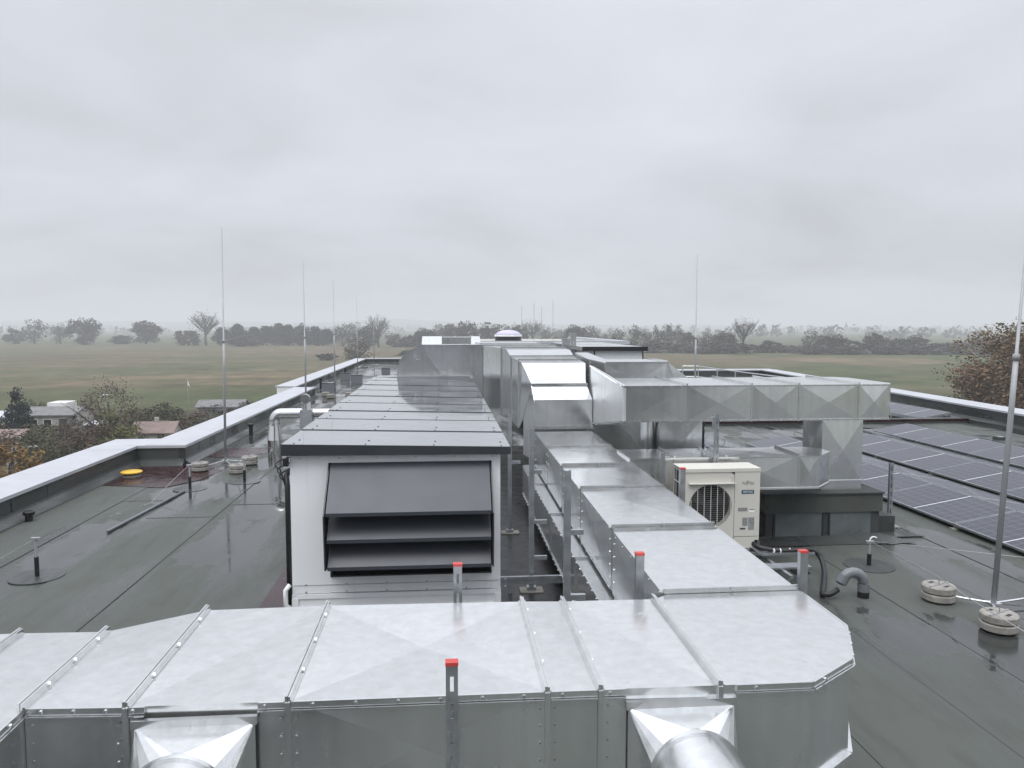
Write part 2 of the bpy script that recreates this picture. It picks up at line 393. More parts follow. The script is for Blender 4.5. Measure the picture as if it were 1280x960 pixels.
MT['garden'] = field_mat('garden_ground', (0.060,0.062,0.032), (0.050,0.044,0.028), (0.10,0.075,0.045), 0.3, 0.3)
MT['hill'] = field_mat('far_hill', (0.060,0.070,0.045), (0.085,0.090,0.06), (0.05,0.055,0.04), 0.004, 0.01)

# ------------------------------------------------------------------ terrain
GZ = -10.0
def sheet(name, pts, z, mat):
    m = M(); m.add([(x,y,z) for x,y in pts], [tuple(range(len(pts)))]); return m.build(name, mat, kind='structure')
sheet('ground', [(-6400,-900),(6400,-900),(6400,6400),(-6400,6400)], GZ, MT['grass'])
def rough_patch(name, pts, z, mat, k=6, amp=0.02):
    out = []
    for (a, b) in zip(pts, pts[1:]+pts[:1]):
        a, b = Vector(a), Vector(b); t = b-a; nrm = Vector((-t.y, t.x)).normalized()*t.length*amp
        for i in range(k): out.append(tuple(a+t*i/k+nrm*rnd.uniform(-1,1)*(0 if i == 0 else 1)))
    return sheet(name, out, z, mat)
rough_patch('brown_field', [(-420,172),(-33,168),(-31,205),(-34,300),(-2,400),(55,476),(-40,520),(-320,600),(-900,600)], GZ+0.05, MT['brown'])
rough_patch('dry_grass_strip', [(-86,177),(-40,172),(-35,205),(-48,212),(-84,206)], GZ+0.10, MT['tan'])
rough_patch('green_field', [(-150,120),(-24,118),(-27,168),(-42,174),(-86,170),(-180,172)], GZ+0.06, MT['green'])
rough_patch('garden_ground', [(-70,-10),(-7.6,-10),(-7.6,60),(-12,128),(-40,122),(-70,118)], GZ+0.08, MT['garden'])
rough_patch('dry_field', [(20,190),(85,205),(135,268),(128,340),(80,385),(40,440),(-20,430),(-26,300)], GZ+0.05, MT['brown'])
rough_patch('dry_grass_strip', [(140,232),(185,262),(192,292),(150,318),(128,296)], GZ+0.06, MT['tan'])
rough_patch('far_green_field', [(150,420),(330,400),(520,1100),(120,1200)], GZ+0.05, MT['green'])
def hills():
    prof = [(-6000,26),(-2200,30),(-1300,28),(-700,22),(-420,30),(-230,44),(-60,36),(80,20),(400,18),(900,10),(1500,6),(2400,2),(6000,4)]
    m = M(); xs = [i*120-6000 for i in range(101)]
    def h(x): return lerp_tab(prof, x)+3*math.sin(x*0.011)+2*math.sin(x*0.027+1)
    ys = [(3000,0),(3350,0.45),(3700,0.86),(4000,1),(4600,0.8),(5400,0)]
    vs = [(x, y, GZ+0.2+(h(x)-GZ)*k if k else GZ-0.5) for (y,k) in ys for x in xs]; n = len(xs)
    fs = [(j*n+i, j*n+i+1, (j+1)*n+i+1, (j+1)*n+i) for j in range(len(ys)-1) for i in range(n-1)]
    m.add(vs, fs); m.build('hills', MT['hill'], smooth=True, kind='structure')
hills()

# ------------------------------------------------------------------ building
def build_building():
    b = thing('flat_roofed_building', 'long flat-roofed building covered in wet grey roofing membrane, carrying all the ductwork', 'building', (0,0,GZ))
    XR = lambda y: 15.45+0.0810*(y-8)       # inner face of the right parapet
    # outer walls and deck
    m = M()
    def wall_block(poly, z0, z1):
        m.prism([(x,y,z0) for x,y in poly], [(x,y,z1) for x,y in poly])
    wall_block([(-7.36,-30),(12.5,-30),(XR(43)+0.75,42.7),(10.2,42.7),(10.2,60),(-1.0,62.7),(-7.36,62.7),(-7.36,33.0),(-6.36,33.0),(-6.36,17.6),(-7.36,17.6)], GZ, -0.02)
    m.build('outer_wall', MT['plaster'], b)
    dk = M(); dk.add([(x,y,0) for x,y in [(-6.9,-29.9),(12.4,-29.9),(XR(43)+0.5,42.6),(10.1,42.6),(10.1,59.9),(-1.1,62.5),(-6.9,62.5)]], [tuple(range(7))])
    deck = dk.build('roof_deck', MT['membrane'], b)
    # membrane strips, each a sheet with a bitumen bead along its lap
    ys0 = -6.5
    ncol = 0
    for c in range(25):
        x0 = -6.55+c*0.95
        lap = 0.004 if c % 2 else 0.010
        y = ys0-rnd.uniform(0,5)
        yend = 62.3 if x0 < -1.2 else 42.3
        k = 0
        while y < yend-0.4:
            y1 = min(y+7.5, yend)
            xa, xb = x0, x0+1.03
            if xa < -5.55 and y1 > 17.2 and y < 32.9: xa = max(xa, -5.55)
            hid = (-1.5 < xa < 0.5 and 8 < y and y1 < 19) or (xa > 10 and y1 < 3) or xb-xa < 0.1 or (xb > XR(y) + 0.1)
            if xb-xa > 0.1 and not hid:
                s = M(); z = 0.002+lap+(0.003 if k % 2 else 0)
                ya = y-0.10
                s.box(xa, xb, ya, y1, 0.001, z)
                s.m = 1; s.add([(xb-0.003,ya,z+0.0012),(xb+0.007,ya,z+0.0012),(xb+0.007,y1,z+0.0012),(xb-0.003,y1,z+0.0012)], [(0,1,2,3)])
                s.add([(xa,ya-0.012,z+0.0012),(xb,ya-0.012,z+0.0012),(xb,ya+0.004,z+0.0012),(xa,ya+0.004,z+0.0012)], [(0,1,2,3)])
                s.build('membrane_strip', [MT['membrane'], MT['bead']], deck)
            y = y1; k += 1
    # exposed red-brown membrane
    r = M(); r.box(-1.98, -1.55, 4.0, 18.6, 0.001, 0.019); r.build('bare_membrane', MT['maroon'], b)
    r = M(); r.box(0.60, 2.45, 4.9, 19.0, 0.001, 0.019); r.build('black_gap_sheet', MT['near_black'], b)  # near-black sheet covering the floor between white unit and ducts
    r = M(); pts = [(-6.5,14.9),(-5.2,14.6),(-4.75,15.3),(-4.6,16.3),(-5.2,16.9),(-6.5,16.95)]
    r.add([(x,y,0.0185) for x,y in pts], [tuple(range(6))]); r.build('bare_membrane', MT['maroon'], b)
    r = M(); pts = [(-5.5,18.0),(-4.6,17.9),(-4.1,18.6),(-4.5,19.3),(-5.5,19.2)]
    r.add([(x,y,0.0185) for x,y in pts], [tuple(range(5))]); r.build('bare_membrane', MT['maroon'], b)
    # parapets: wall core, coping pieces, membrane facing sheets, cant strip
    def parapet(path, out, top=0.45, w=0.80, face_step=1.05, cop=2.6, facing=True):
        # path = inner face line from a to b; out = unit vector to the outside
        a, bb = Vector(path[0]), Vector(path[1]); t = (bb-a); Ln = t.length; t.normalize(); o = Vector(out)
        P = lambda s, d, z: (a.x+t.x*s+o.x*d, a.y+t.y*s+o.y*d, z)
        if facing == 'only': par = b
        m = M()
        m.hexa([P(0,0.012,-0.3),P(Ln,0.012,-0.3),P(Ln,w-0.05,-0.3),P(0,w-0.05,-0.3),P(0,0.012,top-0.06),P(Ln,0.012,top-0.06),P(Ln,w-0.05,top-0.06),P(0,w-0.05,top-0.06)])
        if facing != 'only': par = m.build('parapet', MT['plaster'], b)
        s = 0 if facing != 'only' else Ln
        while s < Ln-0.01:
            e = min(s+cop, Ln)
            if Ln-e < 0.5: e = Ln
            c = M(); g = 0.006
            c.hexa([P(s+g,-0.035,top-0.055),P(e-g,-0.035,top-0.055),P(e-g,w+0.02,top-0.045),P(s+g,w+0.02,top-0.045),P(s+g,-0.035,top),P(e-g,-0.035,top),P(e-g,w+0.02,top+0.012),P(s+g,w+0.02,top+0.012)])
            c.build('coping', MT['coping'], par)
            s = e
        if facing:
            s = 0
            while s < Ln-0.01:
                e = min(s+face_step*rnd.uniform(0.9,1.1), Ln)
                f = M(); lap = rnd.choice((0.001, 0.005))
                f.hexa([P(s,-lap,0.10),P(e+0.03,-lap,0.10),P(e+0.03,0.011,0.10),P(s,0.011,0.10),P(s,-lap,top-0.058),P(e+0.03,-lap,top-0.058),P(e+0.03,0.011,top-0.058),P(s,0.011,top-0.058)])
                f.m = 1
                f.quad(P(e-0.006,-lap-0.0015,0.10),P(e+0.012,-lap-0.0015,0.10),P(e+0.012,-lap-0.0015,top-0.06),P(e-0.006,-lap-0.0015,top-0.06))
                f.build('facing_sheet', [MT['facing'], MT['bead']], par)
                s = e
            c = M(); q = [(0.0,0.0),(-0.17,0.0),(-0.17,0.022),(-0.145,0.030),(-0.02,0.125),(-0.008,0.16),(0.0,0.16)]
            c.prism([P(0,d,z) for d,z in q], [P(Ln,d,z) for d,z in q]); c.build('cant_strip', MT['facing'], par)
    parapet([(-6.60,-7),(-6.60,17.0)], (-1,0)); 
    parapet([(-5.60,17.0),(-5.44,32.9)], (-1,0))
    m = M(); m.box(-7.35,-6.39,17.001,17.95,-0.3,0.389); m.build('parapet', MT['plaster'], b)
    m = M(); m.box(-7.42,-6.424,17.004,18.0,0.393,0.452); m.build('coping', MT['coping'], b)
    parapet([(-6.60,16.985),(-5.60,16.985)], (0,1), facing='only')
    m = M(); m.box(-6.56,-5.56,16.95,16.998,0.394,0.449); m.build('coping', MT['coping'], b)
    parapet([(-5.44,32.9),(-6.34,33.0)], (0,-1), w=0.3, facing=False)
    parapet([(-6.34,33.3),(-6.20,62.0)], (-1,0), top=0.46)
    parapet([(-6.20,62.0),(-1.0,62.0)], (0,1))
    n0, n1 = (XR(0),0), (XR(43.0),43.0)
    parapet([n1, n0], (0.9967,-0.0805), top=0.5, w=0.8, face_step=1.1)
    parapet([(10.2,43.0),(XR(43)+0.8,43.0)], (0,1), top=0.5)
    # raised roof block at the back
    m = M(); m.box(-1.0, 10.2, 42.0, 60.0, 0.0, 2.02); m.build('raised_block', MT['dirty_plaster'], b)
    m = M(); m.box(-1.06, 10.26, 41.94, 42.5, 2.021, 2.20); m.box(9.7, 10.26, 42.5, 60, 2.021, 2.20); m.box(-1.06,-0.5,42.5,60,2.021,2.2); m.build('raised_block_coping', MT['coping'], b)
    # unseen block added behind the camera to darken reflections in the duct sides
    m = M(); m.box(-7.3, 12.0, -29.8, -13.0, 0.0, 8.5); m.build('reflection_blocker', MT['blocker_grey'], b)
    # low upstand with red-brown face on the right-hand roof
    m = M(); m.box(2.9, 16.2, 22.35, 22.75, 0.0, 0.15); m.build('upstand', MT['facing'], b)
    m = M(); m.box(2.9, 16.2, 22.342, 22.348, 0.085, 0.153); m.build('upstand_face', MT['maroon'], b)
    m = M(); m.hexa([(16.2,22.75,0),(16.2,22.3,0),(15.3,12.0,0),(15.5,12.0,0),(16.2,22.75,.13),(16.2,22.3,.13),(15.3,12.0,.13),(15.5,12.0,.13)][::1]); m.build('upstand', MT['facing'], b)
    return b
build_building()

# ------------------------------------------------------------------ ductwork
GV = MT['galv']; GS = MT['galv_smooth']
def ring_x(x, y0, y1, z0, z1, up=0.032, out=0.018, w=0.022):
    m = M(); m.box(x-w/2, x+w/2, y0-out, y1+out, z1+0.0015, z1+up); m.box(x-w/2, x+w/2, y0-out, y0-0.001, z0, z1); m.box(x-w/2, x+w/2, y1+0.001, y1+out, z0, z1); m.box(x-w/2,x+w/2,y0-out,y1+out,z0-out,z0-0.001); return m
def ring_y(y, x0, x1, z0, z1, up=0.032, out=0.018, w=0.022):
    m = M(); m.box(x0-out, x1+out, y-w/2, y+w/2, z1+0.0015, z1+up); m.box(x0-out, x0-0.001, y-w/2, y+w/2, z0, z1); m.box(x1+0.001, x1+out, y-w/2, y+w/2, z0, z1); m.box(x0-out,x1+out,y-w/2,y+w/2,z0-out,z0-0.001); return m
def hexscrew(m, p, d, r=0.011, h=0.010):
    p, d = Vector(p), Vector(d); m.ring_tube([p, p+d*h], [r, r*0.8], 6)
BU = 0.010
def sec_hexa(root, p, b=BU, mat=GV):
    return M().hexa(p, b).build('duct_section', mat, root)
def box8(x0,x1,y0,y1,z0,z1): return [(x0,y0,z0),(x1,y0,z0),(x1,y1,z0),(x0,y1,z0),(x0,y0,z1),(x1,y0,z1),(x1,y1,z1),(x0,y1,z1)]

def front_duct():
    t = thing('front_duct', 'wide flat galvanised duct crossing the whole foreground with two round spigots', 'duct', (0,4.1,0.76))
    z0, z1 = 0.76, 1.28
    def plan(poly, b=-0.012):
        m = M(); lo = [(x,y,z0) for x,y in poly]; hi = [(x,y,z1) for x,y in poly]
        m.prism(lo, hi, b, caps=len(poly) != 4, capb=b)
        if len(poly) == 4: m.quad(*hi, b); m.quad(*lo[::-1], b)
        m.build('duct_section', GV, t)
    plan([(-2.38,2.6),(-1.89,2.6),(-1.91,3.53),(-1.91,4.41),(-2.38,4.43)], 0.004)
    plan([(-4.2,2.6),(-2.38,2.6),(-2.38,4.43),(-4.2,4.38)])
    plan([(-4.2,0.9),(-1.87,0.9),(-1.89,2.6),(-4.2,2.6)])
    plan([(-1.91,3.53),(-1.44,3.505),(-1.45,4.70),(-1.91,4.41)], 0.006)
    plan([(-1.44,3.505),(-0.72,3.495),(-0.73,4.715),(-1.45,4.70)])
    plan([(-0.72,3.495),(0.47,3.485),(0.48,4.68),(-0.73,4.715)], -0.022)
    plan([(0.47,3.485),(0.725,3.483),(0.735,4.66),(0.48,4.68)], 0.004)
    plan([(0.725,3.483),(1.30,3.475),(1.32,4.65),(0.735,4.66)])
    plan([(1.30,3.475),(1.771,3.473),(2.094,3.707),(2.295,4.13),(2.297,4.72),(1.41,4.72),(1.32,4.65)], 0.003)
    ribs = [(-2.38,2.62,4.42),(-1.91,3.53,4.41),(-1.445,3.505,4.70),(-0.725,3.495,4.715),(0.475,3.485,4.68),(0.73,3.483,4.66),(1.31,3.475,4.65)]
    for x, a, b in ribs:
        m = M(); m.box(x-0.013, x-0.001, a-0.014, b+0.02, z1+0.001, z1+0.030); m.box(x+0.001, x+0.011, a-0.012, b+0.016, z1+0.001, z1+0.026)
        m.box(x-0.022, x-0.013, a-0.004, b+0.005, z1+0.001, z1+0.006); m.box(x+0.011, x+0.022, a-0.004, b+0.005, z1+0.001, z1+0.006)
        m.box(x-0.013, x+0.011, a-0.020, a-0.0035, z0, z1+0.001); m.box(x-0.013, x+0.011, b+0.004, b+0.02, z0, z1+0.001)
        for k in (0.25, 0.55, 0.85): hexscrew(m, (x+0.011, a+(b-a)*k, z1+0.016), (1,0,0), 0.008)
        m.build('flange', GS, t)
    # folded lip along the front top edge
    edges = [((-1.89,3.53),(-1.46,3.505)),((-1.43,3.50),(-1.36,3.50)),((-0.86,3.495),(-0.74,3.494)),((-0.71,3.494),(0.46,3.485)),((0.49,3.484),(0.715,3.482)),((0.745,3.482),(0.85,3.481)),((1.39,3.474),(1.771,3.473)),((1.771,3.473),(2.094,3.707)),((2.094,3.707),(2.295,4.13)),((2.295,4.13),(2.297,4.70)),((-1.885,1.0),(-1.905,3.5))]
    sm = M()
    for (a, b) in edges:
        m = M(); a3, b3 = Vector((*a, z1-0.012)), Vector((*b, z1-0.012)); d = (b3-a3).normalized(); o = Vector((d.y,-d.x,0))*0.006
        m.bar(a3+o, b3+o, 0.012, 0.030); m.build('edge_lip', GS, t)
        m = M(); m.bar(a3+o*2.2-Vector((0,0,0.022)), b3+o*2.2-Vector((0,0,0.022)), 0.02, 0.006); m.build('drip_fold', GS, t)
        n = max(1, int((b3-a3).length/0.2))
        for i in range(n+1):
            if n > 1 or i == 0:
                hexscrew(sm, a3+(b3-a3)*((i+0.5)/(n+1))+o*2, o.normalized(), 0.010, 0.009)
    for x, s in ((-1.9,1),(-1.445,1),(-0.725,1),(0.475,1),(0.73,1),(1.31,1)):
        yy = 3.49
        for k in range(6): hexscrew(sm, (x+0.035, yy+(0.04 if x<-1.8 else 0), z1-0.08-k*0.085), (0,-1,0), 0.008, 0.007); hexscrew(sm, (x-0.035, yy+(0.04 if x<-1.8 else 0), z1-0.08-k*0.085), (0,-1,0), 0.008, 0.007)
    sm.build('screws', MT['strut'], t, kind='stuff')
    # bottom lip of the elbow
    for a, b in (((1.771,3.473),(2.094,3.707)),((1.31,3.475),(1.771,3.473)),((2.094,3.707),(2.295,4.13))):
        m = M(); a3, b3 = Vector((*a, z0+0.008)), Vector((*b, z0+0.008)); d = (b3-a3).normalized(); o = Vector((d.y,-d.x,0))*0.012
        m.bar(a3+o, b3+o, 0.024, 0.02); m.build('edge_lip', GS, t)
    # square to round spigots
    def spigot(x0, x1, ztop, zbot, yr, zc, r, nm):
        cx = (x0+x1)/2; m = M(); n = 24; yf = 3.47
        sq = [(x0,yf,zbot),(x1,yf,zbot),(x1,yf,ztop),(x0,yf,ztop)]
        circ = [(cx+r*math.cos(2*math.pi*i/n), yr, zc+r*math.sin(2*math.pi*i/n)) for i in range(n)]
        cor = {0:(0,), }
        cidx = [2,3,0,1]   # quadrant 0 (+x,+z) -> corner 2
        for q in range(4):
            c = sq[cidx[q]]
            for i in range(6):
                k = q*6+i; m.add([c, circ[k % n], circ[(k+1) % n]], [(0,1,2)])
            nx = sq[cidx[(q+1) % 4]]; m.add([c, circ[(q*6+6) % n], nx], [(0,1,2)])
        s = m.build('square_to_round', GS, t)
        p = M(); p.ring_tube([(cx,yr+0.03,zc),(cx,yr-0.25,zc),(cx,yr-0.9,zc)], r+0.002, 36); smooth_by_angle(p.build('round_pipe', GS, s))
        c = M(); c.ring_tube([(cx,yr-0.005,zc),(cx,yr-0.03,zc)], r+0.012, 36); smooth_by_angle(c.build('collar', GS, s))
        f = M(); f.box(x0-0.01, x1+0.01, yf-0.016, yf+0.01, ztop-0.004, ztop+0.035); f.build('spigot_flange', GS, t)
    spigot(0.86, 1.38, 1.19, 0.80, 3.25, 0.975, 0.205, 'a')
    spigot(-1.40, -0.87, 1.20, 0.76, 3.22, 0.985, 0.21, 'b')
    return t
front_duct()

def long_duct():
    t = thing('long_duct', 'long straight galvanised duct running away from the foreground duct, white sky glare on its top', 'duct', (1.9,8.5,0.74))
    z0, z1 = 0.74, 1.28
    xl = lambda y: 1.405+(y-4.7)*0.0085; xr = lambda y: 2.29+(y-4.7)*0.0150
    cuts = [4.725,6.35,7.95,9.3,10.75,12.4]
    for i, (a, b) in enumerate(zip(cuts, cuts[1:])):
        p = [(xl(a),a,z0),(xr(a),a,z0),(xr(b),b,z0),(xl(b),b,z0),(xl(a),a,z1),(xr(a),a,z1),(xr(b),b,z1),(xl(b),b,z1)]
        sec_hexa(t, p, [0.006,0.010,-0.008,0.008,-0.006][i])
    for y in cuts[:-1]:
        m = ring_y(y+0.012, xl(y), xr(y), z0, z1, 0.034, 0.005, 0.016); m.build('flange', GS, t)
        m = ring_y(y-0.045 if y > 5 else y+0.05, xl(y)+0.002, xr(y)-0.002, z0, z1, 0.010, 0.003, 0.05); m.build('flange', GS, t)
    sm = M()
    for a, b in zip(cuts, cuts[1:]):
        for side in (0, 1):
            f = xl if side == 0 else xr; s = -1 if side == 0 else 1
            for zz in (z1-0.012, z0+0.012):
                m = M(); m.bar((f(a)+s*0.006, a+0.03, zz), (f(b)+s*0.006, b-0.08, zz), 0.012, 0.026); m.build('edge_lip', GS, t)
                n = int((b-a)/0.26)
                for i in range(n): hexscrew(sm, (f(a)+s*0.012, a+0.08+i*0.26, zz), (s,0,0), 0.0065, 0.005)
        for k in range(4): hexscrew(sm, (xl(a)-0.001, a+0.07, z0+0.1+k*0.11), (-1,0,0), 0.009, 0.008); hexscrew(sm, (xl(b)-0.001, b-0.09, z0+0.1+k*0.11), (-1,0,0), 0.009, 0.008)
        hexscrew(sm, ((xl(a)+xr(a))/2, a-0.006, z1+0.02), (0,-1,0), 0.009)
    sm.build('screws', MT['strut'], t, kind='stuff')
    return t
long_duct()

def lower_duct():
    t = thing('lower_duct', 'galvanised duct tucked directly underneath the long straight duct, its ledge showing on the left', 'duct', (1.7,8.5,0.22))
    cuts = [3.9,5.6,7.4,9.2,11.0,12.6]
    for i, (a, b) in enumerate(zip(cuts, cuts[1:])): sec_hexa(t, box8(1.29,2.2,a,b,0.22,0.70), 0.008)
    for y in cuts[1:-1]: ring_y(y, 1.29, 2.2, 0.22, 0.70, 0.02, 0.018).build('flange', GS, t)
    sm = M()
    for a, b in zip(cuts, cuts[1:]):
        for zz in (0.69, 0.232):
            m = M(); m.bar((1.284,a+0.03,zz),(1.284,b-0.03,zz),0.012,0.026); m.build('edge_lip', GS, t)
            for i in range(int((b-a)/0.2)): hexscrew(sm, (1.278, a+0.1+i*0.2, zz), (-1,0,0), 0.008)
    sm.build('screws', MT['strut'], t, kind='stuff')
lower_duct()

def high_duct():
    t = thing('high_duct', 'tall galvanised duct stepping up from the long duct with bright sloping top panels', 'duct', (1.9,16,1.0))
    xl = lambda y: lerp_tab([(12.7,1.50),(13.1,1.49),(13.5,1.375),(14.4,1.40),(16.2,1.34),(17.2,1.28),(18.98,0.955),(20.6,0.955)], y)
    xr = lambda y: lerp_tab([(12.7,2.475),(13.1,2.43),(13.5,2.50),(15.6,2.66),(20.5,2.80)], y)
    def yz(poly, b=0.006, name='duct_section', mat=GV):
        lo = [(xr(y),y,z) for y,z in poly]; hi = [(xl(y),y,z) for y,z in poly]
        m = M(); n = len(poly)
        m.prism(lo[::-1], hi[::-1], b, caps=True, capb=0.012)
        return m.build(name, mat, t)
    # polygons listed (y,z) clockwise so that the prism faces point outwards
    yz([(12.7,0.74),(12.7,1.775),(13.02,1.985),(13.45,1.36),(13.45,0.74)], 0.012)
    yz([(13.03,2.0),(13.10,2.055),(13.5,2.35),(14.4,2.36),(14.4,1.07),(13.46,1.36)], 0.003)
    yz([(14.405,2.36),(15.6,2.38),(15.6,1.08),(14.405,1.07)])
    yz([(15.605,2.38),(16.3,2.50),(17.2,2.51),(17.2,1.0),(15.605,1.08)], 0.004)
    yz([(17.205,2.51),(18.97,2.515),(18.97,1.0),(17.205,1.0)], 0.008)
    yz([(18.98,2.515),(20.6,2.52),(20.6,1.0),(18.98,1.0)], 0.006)
    yz([(20.605,2.52),(24.0,2.52),(24.0,1.0),(20.605,1.0)], 0.006)
    for y, zb, zt in ((14.4,1.07,2.36),(15.6,1.08,2.38),(17.2,1.0,2.51),(18.97,1.0,2.515),(20.6,1.0,2.52)):
        m = M(); m.box(xl(y)-0.02, xr(y)+0.02, y-0.012, y+0.012, zt+0.002, zt+0.035); m.box(xl(y)-0.02, xl(y)-0.001, y-0.012, y+0.012, zb, zt); m.box(xr(y)+0.001, xr(y)+0.02, y-0.012, y+0.012, zb, zt)
        m.build('flange', GS, t)
    for (ya, za), (yb, zb) in (((12.71,1.78),(13.02,1.99)),((13.12,2.06),(13.5,2.355)),((13.52,2.36),(14.38,2.368)),((14.42,2.368),(15.58,2.385)),((15.62,2.39),(16.3,2.505)),((16.3,2.508),(17.18,2.518)),((17.22,2.518),(18.95,2.52)),((19.0,2.52),(20.5,2.525))):
        m = M(); m.bar((xl(ya)-0.008,ya,za-0.012),(xl(yb)-0.008,yb,zb-0.012),0.016,0.028); m.build('edge_lip', GS, t)
    # two ledge strips between the sloping panels, and the bottom flange on the front
    m = M(); m.box(1.485,2.45,13.0,13.10,1.985,2.03); m.build('ledge', GS, t)
    m = M(); m.box(1.475,2.50,12.66,12.71,1.30,1.335); m.box(1.475,2.50,12.62,12.70,1.285,1.30); m.build('flange', GS, t)
    sm = M()
    for i in range(6): hexscrew(sm, (1.55+i*0.17,12.655,1.318), (0,-1,0), 0.010)
    sm.build('screws', MT['strut'], t, kind='stuff')
high_duct()

def ahu_hood_duct():
    t = thing('hood_duct', 'galvanised hood with slanted left shoulder closing the far end of the air handling unit', 'duct', (0,19.6,0.9))
    def xz(poly, y0, y1, b=0.012):
        m = M(); m.prism([(x,y1,z) for x,z in poly], [(x,y0,z) for x,z in poly], b*0.5, True, b); m.build('duct_section', GV, t)
    xz([(-1.15,0.95),(-0.55,0.95),(-0.55,2.53),(-0.87,2.36),(-1.08,2.17),(-1.15,1.75)], 19.0, 20.6, 0.004)
    xz([(-0.545,0.95),(0.50,0.95),(0.50,2.53),(-0.545,2.53)], 19.0, 20.6, -0.03)
    xz([(0.505,0.95),(0.945,0.95),(0.945,2.53),(0.505,2.53)], 19.0, 20.6, 0.006)
    for x in (-0.547, 0.502):
        m = M(); m.box(x-0.012,x+0.012,18.975,18.998,1.75,2.56); m.build('flange', GS, t)
    m = M(); m.bar((-0.55,18.985,2.535),(0.94,18.985,2.535),0.03,0.03); m.build('edge_lip', GS, t)
    for (xa, za), (xb, zb) in (((-1.15,1.76),(-1.08,2.17)),((-1.08,2.175),(-0.87,2.365)),((-0.87,2.37),(-0.56,2.535))):
        m = M(); m.bar((xa,18.985,za),(xb,18.985,zb),0.03,0.03); m.build('edge_lip', GS, t)
    m = M(); m.box(-1.62,0.62,18.55,19.0,1.70,1.80); m.build('connection_collar', GS, t)
ahu_hood_duct()

def cross_duct():
    t = thing('cross_duct', 'galvanised duct with a bright lit top lying crosswise behind the slanted hood', 'duct', (0.2,25,2.2))
    for x0, x1, sl in ((-0.70,-0.06,1),(-0.055,0.83,0),(0.835,1.15,1)):
        p = box8(x0,x1,24.2,25.6,0.3,2.66)
        if sl: p[4] = (x0,24.2,2.43); p[5] = (x1,24.2,2.43); 
        if sl: p[6] = (x1,25.1,2.68); p[7] = (x0,25.1,2.68)
        sec_hexa(t, p, 0.004)
    for x in (-0.058,0.832):
        ring_x(x,24.2,25.1,0.3,2.66,0.03,0.02).build('flange', GS, t)
cross_duct()

def branch_duct():
    t = thing('branch_duct', 'raised galvanised branch duct with cross-creased panels reaching right towards the solar panels', 'duct', (4.4,11.2,1.68))
    z0, z1, y0, y1 = 1.68, 2.18, 10.4, 12.0
    sec_hexa(t, [(2.452,y0,z0),(2.50,y0,z0),(2.535,12.99,1.34),(2.50,13.0,1.33),(2.452,y0,z1),(2.50,y0,z1),(2.535,12.99,2.325),(2.50,13.0,2.33)], 0.02, MT['galv_dull'])
    cuts = [2.50,3.36,4.29,4.98,5.86]
    for a, b in zip(cuts, cuts[1:]): sec_hexa(t, box8(a,b-0.004,y0,y1,z0,z1), 0.009)
    m = M(); poly = [(5.86,y0),(6.32,y0),(6.46,y0+0.22),(6.46,y1-0.2),(6.3,y1),(5.86,y1)]
    m.prism([(x,y,z0) for x,y in poly], [(x,y,z1) for x,y in poly], 0.012); m.build('duct_section', GV, t)
    for x in cuts[1:]:
        ring_x(x, y0, y1, z0, z1, 0.03, 0.012, 0.02).build('flange', GS, t)
    m = M(); m.bar((2.46,y0-0.008,z0+0.004),(6.32,y0-0.008,z0+0.004),0.016,0.022); m.build('edge_lip', GS, t)
    m = M(); m.bar((2.46,y0-0.008,z1-0.010),(6.32,y0-0.008,z1-0.010),0.016,0.022); m.build('edge_lip', GS, t)
    m = M(); m.bar((2.442,y0,z1-0.005),(2.49,12.98,2.325),0.018,0.024); m.build('edge_lip', GS, t)
    m = M(); m.bar((2.442,y0,z0+0.005),(2.49,12.98,1.335),0.018,0.024); m.build('edge_lip', GS, t)
    sm = M()
    for i in range(26): hexscrew(sm, (2.55+i*0.145,y0-0.016,z0+0.004), (0,-1,0), 0.008); hexscrew(sm, (2.55+i*0.145,y0-0.016,z1-0.01), (0,-1,0), 0.008)
    sm.build('screws', MT['strut'], t, kind='stuff')
    # drop to the kerb
    sec_hexa(t, box8(5.345,5.945,10.41,11.0,0.80,1.676), 0.02)
    sec_hexa(t, box8(5.345,5.945,10.41,11.0,0.665,0.795), 0.0)
    m = M(); m.box(5.325,5.965,10.39,11.02,0.785,0.808); m.build('flange', GS, t)
branch_duct()

def back_branch():
    t = thing('back_branch_duct', 'second galvanised branch duct behind the raised one, bending down at its right end', 'duct', (3.3,13.6,1.4))
    y0, y1 = 12.85, 14.2
    p = box8(2.72,3.81,y0,y1,1.72,2.385); sec_hexa(t, p, 0.016)
    m = M(); m.prism([(3.815,y1,1.2),(4.35,y1,1.2),(4.35,y1,1.98),(3.815,y1,2.385)], [(3.815,y0,1.2),(4.35,y0,1.2),(4.35,y0,1.98),(3.815,y0,2.385)], 0.01, True, 0.014); m.build('duct_section', GV, t)
    sec_hexa(t, [(2.70,y1,1.72),(3.0,y1,1.72),(3.0,15.9,1.72),(2.72,15.9,1.72),(2.70,y1,2.385),(3.0,y1,2.385),(3.0,15.9,2.455),(2.72,15.9,2.455)], 0.008)
    m = M(); m.box(2.73,3.81,y0-0.015,y0-0.001,2.36,2.40); m.build('edge_lip', GS, t)
    ring_x(3.812, y0, y1, 1.75, 2.385, 0.03, 0.012).build('flange', GS, t)
back_branch()

